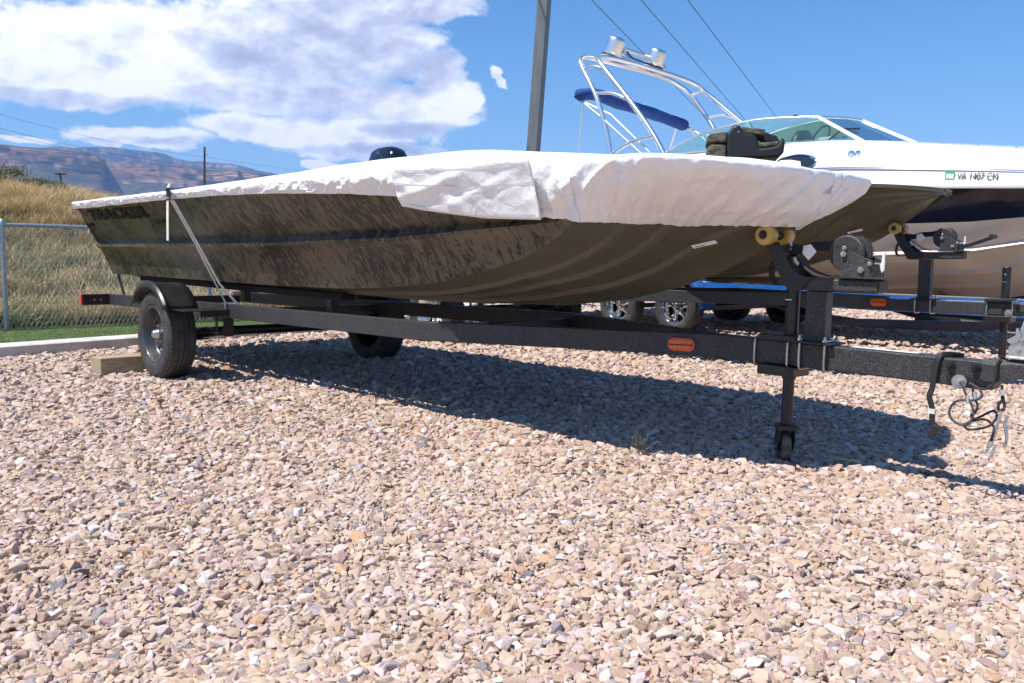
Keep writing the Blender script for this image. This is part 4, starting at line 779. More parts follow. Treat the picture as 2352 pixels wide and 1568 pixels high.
T1 = thing('boat_trailer', 'black single axle boat trailer with dark steel wheels under the covered boat', 'trailer', (0, 0, 0), (0, .02, 0))
trailer(T1, dict(rad=.325, wheel_z=.325, rail_dz=0., style='steel', tongue=(.525, .625), marker=3.97, jack_x=4.455, jack_top=.90, jack_foot=.092, jack_u=(4.314, 4.468), mast_top=.840, roller_z=1.067, latch=True, plate=True))
X2, Y2, YAW2 = -.8573, 3.1365, .0241
T2 = thing('boat_trailer', 'black single axle boat trailer with silver spoked wheels under the uncovered boat', 'trailer', (X2, Y2, 0), (0, 0, YAW2))
trailer(T2, dict(rad=.358, wheel_z=.355, rail_dz=.035, style='alloy', tongue=(.515, .605), marker=4.25, jack_x=5.112, jack_top=.846, jack_foot=.0, jack_u=(5.010, 5.172), mast_top=.900, roller_z=1.129, handle=True))

B1 = thing('fishing_boat', 'camouflage aluminium fishing boat with olive bottom under a white cover', 'boat', (0, 0, 0), (0, .02, 0)); hull_parts(B1)
B2 = thing('fishing_boat', 'uncovered olive aluminium fishing boat with black outboard and folded seat', 'boat', (X2, Y2, 0), (0, -.021, YAW2)); hull_parts(B2, False)
def seat_and_motor():
    s = MB(); cx, cy, cz = 3.12, -.1, 1.655
    MB().tube([(cx, cy, 1.30), (cx, cy, cz+.01)], .035, 16).build('pedestal', BLACKP, B2, smooth=True)
    a = .62; Rz = Matrix.Rotation(a, 3, 'Z')
    def T(p): v = Rz @ Vector(p); return (v.x+cx, v.y+cy, v.z+cz)
    def block(name, m, poly, v0, v1, parent, bev=.014):
        o = MB().prism(poly, v0, v1).build(name, m, parent, bevel=bev); o.matrix_parent_inverse = Matrix.Identity(4); o.location = (cx, cy, cz); o.rotation_euler = (0, 0, a); return o
    sh = block('folding_seat', VINYLK, [(-.15, .0), (.27, .0), (.305, .04), (.315, .12), (.295, .165), (.275, .135), (.245, .092), (.12, .078), (.105, .12), (.085, .185), (-.015, .21), (-.035, .262), (-.07, .278), (-.105, .262), (-.15, .20)], -.20, .20, B2, .02)
    def sub(name, m, poly, v0, v1, bev=.016): return MB().prism([p_ for p_ in poly], v0, v1).build(name, m, sh, bevel=bev)
    sub('lower_cushion', CAMOF, [(-.305, .035), (-.27, .0), (-.155, .0), (-.152, .112), (-.27, .120), (-.305, .095)], -.215, .215); sub('upper_cushion', CAMOF, [(-.305, .150), (-.285, .128), (-.152, .132), (-.14, .225), (-.27, .208), (-.305, .19)], -.205, .205)
    sub('inner_cushion', CAMOF, [(.115, .082), (.262, .094), (.262, .130), (.115, .122)], -.195, .195, .01); sub('back_cushion', CAMOF, [(-.03, .205), (.15, .182), (.165, .236), (-.03, .262)], -.16, .195, .014)
    sub('seat_back', VINYLK, [(.14, .16), (.24, .15), (.29, .10), (.312, .13), (.27, .205), (.17, .245)], .02, .20, .012); sub('swivel', BLACKP, [(-.1, -.03), (.1, -.03), (.1, -.002), (-.1, -.002)], -.1, .1, .003)
    MB().lathe([(.0, -.206), (.007, -.205), (.009, -.2)], (-.055, 0, .215), 'y', 10).build('rivet', STEEL, sh)
    # outboard
    mx = -1.99; rows = []; mz = .33
    for (z, l, w, o_) in ((1.42, .20, .12, 0), (1.44, .27, .155, -.02), (1.58, .32, .175, -.03), (1.76, .33, .175, -.035), (1.88, .31, .165, -.04), (1.965, .26, .14, -.05), (2.01, .17, .09, -.06), (2.025, .05, .03, -.07)):
        rows.append([(mx+o_+l*math.copysign(abs(math.cos(t))**.7, math.cos(t)), w*math.copysign(abs(math.sin(t))**.7, math.sin(t)), z+mz) for t in np.linspace(0, 2*math.pi, 36, endpoint=False)])
    m = MB(); m.grid(rows, closed=True); m.f.append(tuple(range(36))); m.f.append(tuple(range(36*7, 36*8))); mo = m.build('outboard_motor', BROWNK, B2, smooth='all')
    MB().prism([(mx-.12, 1.76), (mx+.14, 1.76), (mx+.10, .95), (mx+.06, .55), (mx-.10, .55), (mx-.10, 1.0)], -.05, .05).build('midsection', BROWNK, mo, bevel=.02)
    MB().prism([(mx-.28, .62), (mx+.08, .62), (mx+.10, .56), (mx-.30, .56)], -.10, .10).build('cavitation_plate', BROWNK, mo, bevel=.01)
    MB().prism([(mx-.02, .56), (mx+.10, .56), (mx+.04, .30), (mx-.06, .30)], -.02, .02).build('skeg', BROWNK, mo, bevel=.006); MB().lathe([(.0, -.30), (.04, -.28), (.055, -.1), (.05, .1), (.0, .2)], (mx, 0, .47), 'x', 16).build('gearcase', BROWNK, mo, smooth=True)
    MB().box((mx+.30, 0, 1.22), (.16, .26, .34)).build('clamp_bracket', BLACKP, mo, bevel=.015)
seat_and_motor()

# ================================================================== BOAT COVER
def cover():
    root = thing('boat_cover', 'wrinkled white vinyl cover stretched over the camouflage boat', 'boat cover', (0, 0, 0), (0, .02, 0))
    # gunwale loop: near side stern -> bow -> far side stern -> across the transom
    xs = list(np.arange(-1.93, 4.0, .012)); half = [(x, gun_y(x)+.026) for x in xs]
    th = np.linspace(0, 1, 130)[1:]
    bow = []
    for t in th:
        x = 4.0+.724*math.sin(t*math.pi/2)**.92; bow.append((x, (gun_y(min(x-.022, 4.6999))+.026)*(1 if t < .999 else 0)))
    half += bow; half[-1] = (4.724, 0.)
    loop = [(x, -y) for x, y in half]+[(x, y) for x, y in half[-2::-1]]
    stern = [(-1.945-.01*math.sin(math.pi*(k+1)/80), .944-1.888*(k+1)/80) for k in range(79)]; loop += stern
    n = len(loop); P2 = [Vector((x, y, 0)) for x, y in loop]
    # contour of the hull bottom where the elastic hem grips under the bow
    con = []
    for x in np.linspace(3.93, 4.468, 60):
        lo, hi = 0., 1.; zt = 1.105
        for _ in range(24):
            u = (lo+hi)/2
            if bottom_pt(x, u).z < zt: lo = u
            else: hi = u
        p = bottom_pt(x, (lo+hi)/2); con.append((x+.006, abs(p.y)+.004))
    con[-1] = (4.476, 0.); cl = np.concatenate([[0], np.cumsum([math.hypot(con[i+1][0]-con[i][0], con[i+1][1]-con[i][1]) for i in range(len(con)-1)])]); cl /= cl[-1]
    s = 0; S = []
    for i in range(n): S.append(s); s += (P2[(i+1) % n]-P2[i]).length
    rr = random.Random(5)
    def nz(a, b, c): return mnoise.noise(Vector((a, b, c)))
    def ridge(x): return itp(x, [-2, -1.2, .5, 1.6, 2.3, 2.7, 3.24, 3.7, 4.2, 4.5, 4.72], [1.375, 1.41, 1.47, 1.515, 1.53, 1.535, 1.475, 1.43, 1.39, 1.365, 1.335])
    nt, ns = 16, 26; rows = [[] for _ in range(nt+ns+1)]; hemrows = [[], [], []]
    for i in range(n):
        G = P2[i]; a = P2[i-1]; b = P2[(i+1) % n]; t = (b-a).normalized(); nrm = Vector((t.y, -t.x, 0)); x, y = G.x, G.y; sg = -1 if y < 0 else 1; st = i >= n-79
        zg = gun_z(min(x, 4.7))+.016; f = S[i]
        # ridge point
        if st: cx = -1.5
        else: cx = x if x < 3.7 else 3.7+(x-3.7)*.55
        if x < -1.5 and not st: cx = max(x, -1.5)
        cy = 0 if not st else y*.25
        for k in range(nt):
            v = k/nt; px = cx+(x-cx)*v; py = cy+(y-cy)*v; zz = zg+.006+(ridge(px)-zg-.006)*(1-v**1.9)
            zz += (nz(px*1.4, py*2.2, 1)*.010+nz(f*7, v*3, 4)*.012*v**3)*(1-.3*v)+.010*max(0, nz(f*2.3, v*2, 7))*v
            rows[k].append((px, py, zz))
        # skirt end
        if st: H = G+nrm*-.01; hz = zg-.07
        elif x > 3.93:
            q = (x-3.93)/.782; q = math.asin(min(1, max(0, q)))/(math.pi/2) if q < 1 else 1; hx = float(np.interp(q**1.0, cl, [c[0] for c in con])); hy = float(np.interp(q, cl, [c[1] for c in con])); H = Vector((hx, sg*hy, 0))+nrm*.022; hz = 1.10+.012*nz(f*5, 2, 3)
        else:
            dep = itp(x, [-1.95, -1.2, .3, 1.0, 1.84, 2.5, 2.95, 3.3, 3.93], [.060, .055, .046, .048, .067, .095, .122, .19, .236]); H = G+nrm*-(.004+dep*.42); hz = zg-dep+.005*nz(f*4, 8, 3)
        d = zg-hz; amp = min(1, d/.2)
        for k in range(ns+1):
            w = k/ns; q_ = w**1.25; base = G*(1-q_)+H*q_; z = zg-d*w
            base = base+nrm*(.012*math.sin(min(1, w/.12)*math.pi/2)+(.012 if x < 3.9 else .012+.006*min(1, (x-3.9)/.2))*amp*math.sin(math.pi*w))
            if w < .12: z += .003*(1-w/.12)
            # drapes: sharp-crested folds that start under the gunwale and lean forward as they fall
            sl = f+(.30+.25*nz(f*.6, 5, 1))*w*d*2.0
            e = 1.35*min(1, w*3.4)**1.2*(1-.2*w)
            r1 = nz(sl*3.4, w*.7, 11); r2_ = nz(sl*8.5, w*1.1, 17); r3 = nz(sl*1.7+w*.8, w*2.0, 23); r4 = nz(sl*17., w*2.5, 29)
            und = 1. if not (2.93 < x < 3.86 and y < 0) else .25; rg = lambda q, w_: (1-min(1., abs(q)/w_))**1.4; fo = und*amp*e*(.020*rg(r1, .34)+.024*rg(r2_, .30)+.018*r3+.011*rg(r4, .28)*min(1, w*1.6)-.013)
            gat = max(0, (w-.70)/.30); fo = fo*(1-.55*gat)+gat*amp*(.010*math.sin(f*150+6*nz(f*9, 1, 1))*max(.2, .6+nz(f*3, 3, 5))+.007*math.sin(f*71+6*nz(f*5, 6, 2)))
            if .80 < w < .88: fo -= .006*amp
            if d < .13: fo += .007*math.sin(f*120+6*nz(f*6, 2, 9))*min(1, w*2)*max(0, .55+nz(f*2, 2, 2))
            fo = max(fo, -.020 if w < .7 else -.010)
            z += gat*amp*.006*nz(f*30, 1, 4)
            p = base+nrm*fo; rows[nt+k].append((p.x, p.y, z))
    top = MB(); top.grid(rows[:nt+1], closed=True); top.grid([rows[0][:n-79][:len(half)], rows[0][:n-79][:len(half)]][:1] or [], closed=False) if False else None
    rows = [[(p_[0]-bow_trim(p_[0]), p_[1], p_[2]) for p_ in r_] for r_ in rows]
    body = MB(); body.grid(rows, closed=True); o = body.build('cover_sheet', COVER, root, smooth='all')
    # hem seam: a thin stitched band just above the edge
    def P(k, i): return Vector(rows[nt+k][i])
    # vent flap hanging on the near side, made of doubled cloth
    rows2 = []; NX, NZ = 70, 22
    for i in range(NX+1):
        x = 2.965+.86*i/NX; row = []
        for k in range(NZ+1):
            w = k/NZ; zt = 1.352-.012*math.sin(i/NX*3.1); zb = itp(x, [2.965, 3.1, 3.5, 3.83], [1.175, 1.155, 1.115, 1.105]); z = zt+(zb-zt)*w; yb = gun_y(x)+.060-.36*max(0., 1.335-z)
            fo = .012*math.sin(math.pi*w)*nz(x*7-w*1.5, w*2, 31)+.010*nz(x*3+w*2.2, w*1.3, 37)*min(1, w*3)+.022*max(0, nz(x*5+w*3.4, 2, 41))*math.sin(math.pi*w)
            ed = min(i, NX-i)/NX; fo += .012*max(0, .06-ed)/.06
            row.append((x+.01*nz(z*9, x, 4), -(yb+max(-.004, fo)+.006), z))
        rows2.append(row)
    fl = MB().grid(rows2).build('side_flap', COVER, root, smooth='all'); sm = fl.modifiers.new('thick', 'SOLIDIFY'); sm.thickness = .003
    # stitching on the flap
    for zz, nm in ((.13, 'stitching'), (.42, 'stitching'), (.93, 'stitching')):
        mb = MB(); k = min(NZ-1, int(zz*NZ))
        for i in range(2, NX-2): 
            a = Vector(rows2[i][k]); b = Vector(rows2[i+1][k]); m_ = a.lerp(b, .65); mb.tube([a+Vector((0, -.0022, 0)), m_+Vector((0, -.0022, 0))], .0013, 4)
        mb.build(nm, mat('thread_tan', (.42, .38, .33), .8), fl, fix=False, kind='stuff')
    # stay strap loop at the bow
    return rows
CROWS = cover()

def tie_strap():
    t = thing('tie_down_strap', 'white webbing strap with black buckle tying the cover down to the trailer rail', 'strap', (0, 0, 0), (0, .02, 0))
    yb = -.985
    MB().bar(smooth_path([(.10, -.90, 1.385), (.22, -.962, 1.372), (.30, yb, 1.33), (.31, yb, 1.27)], 5), .036, .004, upv=(.3, -1, .2)).build('upper_webbing', STRAP, t)
    bk = MB().box((.305, yb-.006, 1.318), (.046, .016, .085)).build('buckle', RUBBERK, t, bevel=.004); MB().box((.305, yb-.016, 1.345), (.03, .01, .02)).build('buckle_tongue', RUBBERK, bk, bevel=.003); MB().box((.305, yb-.015, 1.29), (.052, .012, .014)).build('buckle_bar', STEEL, bk)
    MB().bar(smooth_path([(.305, yb-.010, 1.29), (.302, yb-.012, 1.2), (.298, yb-.012, 1.1), (.288, yb-.010, 1.0)], 5), .037, .003, upv=(0, -1, 0)).build('loose_tail', STRAP, t)
    MB().bar([(.345, yb-.002, 1.27), (.365, -.835, .985), (.385, -.70, .70), (.395, -.638, .575), (.40, -.634, .47)], .024, .003, upv=(0, -1, 0)).build('tension_webbing', STRAP, t)
    MB().bar([(.375, yb+.002, 1.27), (.40, -.832, .985), (.43, -.69, .70), (.49, -.59, .562)], .024, .003, upv=(0, -1, 0)).build('tension_webbing', STRAP, t)
    # ratchet strap holding the transom down to the tail of the trailer
    t2 = thing('transom_strap', 'short black strap with hook between the boat stern and trailer tail', 'strap', (0, 0, 0), (0, .02, 0))
    MB().bar([(-1.95, -.60, .80), (-1.93, -.58, .64), (-1.88, -.56, .50)], .055, .005, upv=(0, -1, 0)).build('webbing', STRAPK, t2); MB().box((-1.94, -.595, .70), (.05, .03, .06)).build('ratchet', STEEL, t2, bevel=.004)
tie_strap()

def timber():
    o = MB(); o.box((0, 0, .068), (.19, .54, .136)); b = tag(o.build('timber_block', WOOD, bevel=.006), 'short weathered timber block wedged behind the near trailer wheel', 'timber block'); b.location = (-.43, -1.0, .004); b.rotation_euler = (0, 0, .04)
    o = MB(); o.prism([(-.14, 0), (.14, 0), (.14, .03), (-.02, .12), (-.14, .12)], -.09, .09); b = tag(o.build('wheel_chock', WOODR, bevel=.005), 'reddish wooden wedge behind the chromed trailer wheels', 'wheel chock'); b.location = (-1.60, 5.42, .01); b.rotation_euler = (0, 0, .1)
timber()

# ================================================================== WHITE CRUISER AND BLUE TRAILER
WO = Vector((-.5, 6.6, 0))
def wc_(x): return 6.6-.06*(x+.5)
def cruiser():
    root = thing('cabin_cruiser', 'large white cabin cruiser with navy hull band and aluminium tower', 'boat', tuple(WO)); L = lambda p: tuple(Vector(p)-WO)
    hb = lambda x: itp(x, [-4, .6, 1.6, 2.5, 3.4, 4.2, 4.9, 5.3, 5.45], [1.25, 1.25, 1.22, 1.13, .95, .70, .38, .13, .02])
    zr = lambda x: itp(x, [-4, 0, 2, 3.6, 5.45], [1.72, 1.72, 1.672, 1.60, 1.56]); zk = lambda x: itp(x, [-4, 2.2, 3.2, 4.0, 4.7, 5.2, 5.45], [.47, .47, .52, .66, .92, 1.25, 1.5])
    zc = lambda x: itp(x, [-4, 1.5, 3.2, 4.4, 5.45], [.90, .92, 1.0, 1.2, 1.54]); hc = lambda x: hb(x)*itp(x, [-4, 2, 4, 5.4], [.86, .82, .70, .6])
    X = list(np.arange(-3.7, 2, .3))+list(np.arange(2, 5.46, .12)); lerp = lambda a, b, t: a+(b-a)*t
    for sg in (-1, 1):
        def strip(name, m, f):
            MB().grid([[L((x, wc_(x)+sg*y, z)) for y, z in f(x)] for x in X]).build(name, m, root, smooth=True)
        zn = lambda x: lerp(zr(x), zc(x), .56 if x < 4 else .56); yn = lambda x: lerp(hb(x), hc(x), .45)
        strip('hull_band', NAVY, lambda x: [(hb(x)-.012, zr(x)-.035), (lerp(hb(x), hc(x), .2), lerp(zr(x), zn(x), .5)), (yn(x), zn(x))])
        strip('hull_side', CREAM, lambda x: [(yn(x)+.004, zn(x)+.002), (lerp(yn(x), hc(x), .5)+.006, lerp(zn(x), zc(x), .55)), (hc(x)+.012, zc(x)+.035), (hc(x)+.03, zc(x)+.0), (hc(x)-.06, zc(x)-.02)])
        def bott(x):
            r_ = []
            for u in (0, .02, .28, .30, .34, .36, .58, .60, .645, .66, 1.):
                y = (hc(x)-.06)*(1-u); z = lerp(zc(x)-.02, zk(x), u)-.03*math.sin(math.pi*u); k = .022 if u in (.30, .34, .60, .645) else 0; r_.append((y+k*.3, z-k))
            return r_
        strip('hull_bottom', CREAM, bott)
        strip('rub_rail', mat('white_rub_rail', (.8, .8, .8), .3), lambda x: [(hb(x)-.02, zr(x)-.04), (hb(x)+.022, zr(x)-.034), (hb(x)+.03, zr(x)-.01), (hb(x)+.022, zr(x)+.016), (hb(x)-.02, zr(x)+.02)])
        zd = lambda x: itp(x, [-4, -.5, 1.6, 2.05, 3.4, 4.6, 5.45], [2.20, 2.20, 2.19, 2.15, 1.97, 1.78, 1.62])
        strip('topside', WHITEG, lambda x: [(hb(x)-.015, zr(x)+.018), (hb(x)-.03, lerp(zr(x), zd(x), .28)), (hb(x)-.075, lerp(zr(x), zd(x), .55)), (hb(x)-.14, lerp(zr(x), zd(x), .82)), (max(0, hb(x)-.24), zd(x)-.01), (max(0, hb(x)-.34), zd(x)+.012), (max(0, (hb(x)-.34)*.5), zd(x)+.05), (0, zd(x)+.07)])
        strip('pin_stripe', mat('blue_stripe', (.02, .05, .20), .3), lambda x: [(hb(x)-.030+.006, lerp(zr(x), zd(x), .36)), (hb(x)-.030-.008+.006, lerp(zr(x), zd(x), .395))])
    MB().add([L((-3.7, wc_(-3.7)+y, z)) for y, z in ((-1.25, 1.72), (-1.05, .9), (0, .47), (1.05, .9), (1.25, 1.72), (1.0, 2.2), (-1.0, 2.2))], [tuple(range(7))]).build('transom', WHITEG, root)
    # windscreen: wing glass, front panes, frames
    base_n = [(-.52, 5.62, 2.22), (.38, 5.60, 2.225), (1.07, 5.62, 2.225), (1.53, 5.68, 2.20), (2.0, 5.80, 2.16)]; top_n = [(-.52, 5.64, 2.25), (-.13, 5.72, 2.42), (.3, 5.74, 2.50), (.71, 5.78, 2.54), (1.19, 5.84, 2.52), (1.42, 5.88, 2.50)]
    b = smooth_path(base_n, 10); tt = smooth_path(top_n, 8); N = 40
    pick = lambda A, t: A[min(len(A)-1, int(round(t*(len(A)-1))))]
    def side(sg):
        f = (lambda p: p) if sg < 0 else (lambda p: Vector((p.x, 2*wc_(p.x)-p.y, p.z)))
        g = MB(); g.grid([[L(f(pick(b, i/N))), L(f(pick(tt, i/N)))] for i in range(N+1)]); g.build('wing_glass', TINT, root, smooth='all')
        MB().tube([L(f(p)) for p in tt], .018, 10).build('windscreen_frame', ALU, root, smooth=True)
        MB().tube([L(f(p)+Vector((0, 0, -.012))) for p in b], .014, 8).build('windscreen_seal', mat('grey_rubber', (.25, .25, .26), .5), root, smooth=True)
        MB().bar([L(f(b[-1])), L(f(tt[-1]))], .05, .035).build('corner_post', mat('white_frame_paint', (.82, .82, .82), .25), root, bevel=.008)
    side(-1); side(1)
    fb = [Vector((2.0, 5.80, 2.16)), Vector((2.22, 6.1, 2.17)), Vector((2.30, wc_(2.2), 2.18))]; ft = [Vector((1.42, 5.88, 2.50)), Vector((1.60, 6.14, 2.50)), Vector((1.66, wc_(2.2), 2.50))]
    mir = lambda p: Vector((p.x, 2*wc_(2.2)-p.y, p.z)); FB = fb+[mir(p) for p in fb[-2::-1]]; FT = ft+[mir(p) for p in ft[-2::-1]]
    for i in range(4): MB().add([L(FB[i]), L(FB[i+1]), L(FT[i+1]), L(FT[i])], [(0, 1, 2, 3)]).build('front_glass', TINT, root)
    MB().tube([L(p) for p in FT], .016, 8).build('windscreen_frame', ALU, root, smooth=True); MB().tube([L(p) for p in FB], .012, 8).build('windscreen_seal', MATS['grey_rubber'], root, smooth=True)
    for i in (2,): MB().bar([L(FB[i]), L(FT[i])], .045, .03).build('centre_post', MATS['white_frame_paint'], root, bevel=.008)
    # wiper
    MB().tube([L((1.62, 5.70, 2.20)), L((1.72, 5.86, 2.34)), L((1.85, 5.98, 2.34))], .010, 6).build('wiper', RUBBERK, root)
    # helm: seat backs and wheel behind the glass
    for cx, cy in ((.35, 6.25), (.75, 6.85), (.2, 7.1)):
        h = MB(); rows = []
        for z, w, d in ((1.9, .24, .10), (2.1, .25, .11), (2.3, .22, .09), (2.40, .12, .05)): rows.append([L((cx+d*math.cos(t), cy+w*math.sin(t), z)) for t in np.linspace(0, 6.283, 20, endpoint=False)])
        h.grid(rows, closed=True); h.f.append(tuple(range(60, 80))); h.build('helm_seat', VINYLK, root, smooth='all')
    MB().tube([L((1.25+.05*math.sin(t), 6.3+.17*math.cos(t), 2.27+.14*math.sin(t))) for t in np.linspace(0, 6.283, 24, endpoint=False)], .014, 8, closed=True).build('steering_wheel', VINYLK, root, smooth=True)
    MB().box(L((1.45, 6.45, 2.2)), (.3, .7, .14)).build('dashboard', mat('dash_grey', (.35, .34, .33), .6), root, bevel=.03)
    # porthole
    e = [(.20*math.cos(t), .075*math.sin(t)) for t in np.linspace(0, 6.283, 32, endpoint=False)]; pc = Vector((1.46, 5.335, 1.945)); ux = Vector((1, -.04, -.03)).normalized(); uy = Vector((0, .32, 1)).normalized()
    MB().tube([L(pc+ux*a*1.2+uy*b_*1.25) for a, b_ in e], .014, 8, closed=True).build('porthole_rim', CHROME, root, smooth=True)
    MB().add([L(pc+ux*a*1.18+uy*b_*1.2+Vector((0, -.004, 0))) for a, b_ in e], [tuple(range(32))]).build('porthole_glass', DARKG, root)
    # builder's script behind the seat, vent fittings, deck screws
    MB().lathe([(.0, -.02), (.03, -.016), (.036, .0)], L((2.06, 5.375, 2.0)), 'y', 14).build('deck_vent', CHROME, root, smooth=True); MB().lathe([(.0, -.02), (.03, -.016), (.036, .0)], L((2.125, 5.385, 1.995)), 'y', 14).build('deck_vent', CHROME, root, smooth=True)
    for x in np.arange(2.2, 4.0, .32): MB().lathe([(.0, .008), (.009, .006), (.010, .0)], L((x, wc_(x)-max(0, hb(x)-.33), itp(x, [2.05, 3.4, 4.6], [2.15, 1.97, 1.78])+.014)), 'z', 8).build('deck_fitting', STEEL, root)
    # registration
    def plate(x, y, z): return Vector((x, y, z))
    x0 = 3.10; ny = lambda x: wc_(x)-hb(x)+.022; o_ = Vector((x0, ny(x0)-.004, 1.672)); xa = (Vector((3.4, ny(3.4)-.004, 1.648))-o_).normalized(); ya = Vector((0, .03, 1)); ya = (ya-xa*ya.dot(xa)).normalized(); za = xa.cross(ya); m = Matrix((xa, ya, za)).transposed().to_4x4(); m.translation = o_-WO-za*-.004
    text('registration_number', 'VA 1407 CM', .100, mat('reg_black', (.05, .05, .05), .5), root, m @ Matrix.Diagonal((.66, .95, 1, 1)), .002)
    st = o_-xa*.105-WO+za*.004; MB().add([st, st+xa*.085, st+xa*.085+ya*.075, st+ya*.075], [(0, 1, 2, 3)]).build('registration_sticker', GREENST, root); st2 = st+xa*.012+ya*.006+za*.002; MB().add([st2, st2+xa*.064, st2+xa*.064+ya*.044, st2+ya*.044], [(0, 1, 2, 3)]).build('sticker_panel', PAPER, root)
    # ------------- tower arch
    rear = smooth_path([(-1.30, 5.5, 2.18), (-1.34, 5.5, 2.46), (-1.48, 5.5, 2.87), (-1.61, 5.5, 3.14), (-1.85, 5.52, 3.50), (-1.94, 5.58, 3.63), (-1.97, 5.75, 3.69), (-1.96, 6.0, 3.695), (-1.91, 6.35, 3.675), (-1.86, 6.8, 3.655), (-1.76, 7.28, 3.59), (-1.68, 7.5, 3.50), (-1.60, 7.62, 3.40), (-1.33, 7.7, 3.02), (-1.18, 7.7, 2.78), (-.95, 7.7, 2.18)], 6)
    front = smooth_path([(-.39, 5.5, 2.16), (-.61, 5.5, 2.49), (-.97, 5.5, 2.92), (-1.41, 5.5, 3.39), (-1.56, 5.53, 3.54), (-1.65, 5.65, 3.63), (-1.66, 5.9, 3.655), (-1.61, 6.35, 3.64), (-1.53, 6.85, 3.59), (-1.45, 7.2, 3.54), (-1.36, 7.45, 3.47), (-1.28, 7.6, 3.36), (-.78, 7.7, 2.92), (-.58, 7.7, 2.75), (-.10, 7.7, 2.18)], 6)
    tw = MB().tube([L(p) for p in rear], .033, 12).build('tower_arch', ALU, root, smooth=True); MB().tube([L(p) for p in front], .033, 12).build('front_hoop', ALU, tw, smooth=True)
    for a_, b_ in (((-1.83, 5.5, 3.45), (-1.46, 5.5, 3.42)), ((-1.60, 5.5, 3.12), (-.99, 5.5, 2.95)), ((-1.30, 5.5, 2.29), (-.60, 5.5, 2.46)), ((-1.57, 7.64, 3.36), (-1.30, 7.6, 3.36)), ((-1.33, 7.7, 3.02), (-.80, 7.7, 2.95))):
        a_, b_ = Vector(a_), Vector(b_); mid = (a_+b_)/2+Vector((0, 0, .045)); MB().tube([L(p) for p in smooth_path([a_, mid, b_], 6)], .020, 10).build('cross_brace', ALU, tw, smooth=True)
    for t in (.35, .47, .62):
        a_ = rear[int(t*len(rear))]; b_ = front[int(t*len(front))]; MB().bar([L(a_), L(b_)], .05, .012).build('top_rung', ALU, tw)
    # tower speakers with their bar and cable
    for c0, c1 in (((-1.76, 6.15, 4.0), (-1.86, 6.13, 3.76)), ((-1.62, 6.9, 3.94), (-1.71, 6.88, 3.71))):
        c0, c1 = Vector(c0), Vector(c1); d = (c1-c0); ln = d.length; d.normalize(); rows = []; q = d.to_track_quat('Z', 'Y').to_matrix()
        for r_, t in ((.0, 0), (.06, .003), (.10, .012), (.122, .034), (.128, .06), (.13, ln*.8), (.13, ln*.97), (.122, ln), (.10, ln+.004), (.0, ln+.004)): rows.append([L(c0+d*t+q @ Vector((r_*math.cos(a), r_*math.sin(a), 0))) for a in np.linspace(0, 6.283, 28, endpoint=False)])
        sp = MB().grid(rows, closed=True).build('tower_speaker', ALU, tw, smooth='all')
        MB().tube([L(c1+q @ Vector((.128*math.cos(a), .128*math.sin(a), 0))) for a in np.linspace(0, 6.283, 24, endpoint=False)], .012, 8, closed=True).build('speaker_ring', RUBBERK, tw, smooth=True)
        MB().tube([L(c0+d*ln*.6+Vector((0, .1, 0))), L(Vector((-1.63, c1.y+.16, 3.66)))], .03, 10).build('speaker_clamp', ALU, tw, smooth=True)
    MB().tube([L((-1.72, 6.24, 3.84)), L((-1.70, 6.86, 3.80))], .028, 12).build('speaker_bar', ALU, tw, smooth=True)
    MB().tube([L(p) for p in smooth_path([(-1.73, 6.25, 3.86), (-1.68, 6.35, 3.74), (-1.63, 6.5, 3.70), (-1.62, 6.62, 3.68), (-1.64, 6.75, 3.70), (-1.66, 6.86, 3.78)], 6)], .012, 6).build('speaker_cable', RUBBERK, tw, smooth=True)
    # bimini, rolled and sleeved
    pth = smooth_path([(-1.90, 5.42, 3.10), (-1.84, 5.52, 3.14), (-1.80, 5.75, 3.16), (-1.76, 6.1, 3.11), (-1.71, 6.5, 3.06), (-1.68, 6.95, 3.01), (-1.64, 7.4, 2.95), (-1.66, 7.62, 2.93)], 8); rows = []; m_ = len(pth)
    for i, p in enumerate(pth):
        t = (pth[min(i+1, m_-1)]-pth[max(0, i-1)]).normalized(); sd = t.cross(Vector((0, 0, 1))).normalized(); uu = sd.cross(t); env = min(1, (i+.4)/4, (m_-1-i+.4)/3)
        rows.append([L(p+(sd*math.cos(a)*.10+uu*math.sin(a)*.078)*env*(1+.13*mnoise.noise(Vector((p.y*3, a*1.2, 2)))+.07*mnoise.noise(Vector((p.y*11, a*2, 5))))) for a in np.linspace(0, 6.283, 28, endpoint=False)])
    bm_ = MB().grid(rows, closed=True).build('bimini_sleeve', BLUEC, root, smooth='all')
    for pts, r_ in (([(-1.84, 5.48, 3.06), (-1.47, 5.5, 2.79), (-.74, 5.5, 2.22)], .016), ([(-1.76, 5.50, 3.02), (-1.35, 5.55, 2.82), (-.70, 5.55, 2.28)], .013), ([(-1.78, 5.46, 2.98), (-1.86, 5.46, 2.2)], .014), ([(-1.68, 7.6, 2.95), (-1.23, 7.62, 2.69), (-.7, 7.62, 2.3)], .016), ([(-1.62, 7.6, 2.90), (-1.3, 7.65, 2.66), (-.8, 7.65, 2.2)], .013), ([(-1.70, 7.45, 2.90), (-1.95, 7.5, 2.35)], .012), ([(-1.49, 7.6, 2.86), (-1.60, 7.6, 2.3)], .012)):
        MB().tube([L(p) for p in pts], r_, 8).build('bimini_pole', ALU, bm_, smooth=True)
    # anchor light
    MB().tube([L((.95, 6.2, 2.54)), L((.95, 6.2, 2.62))], .025, 10).build('stern_light', RUBBERK, root, smooth=True)
cruiser()

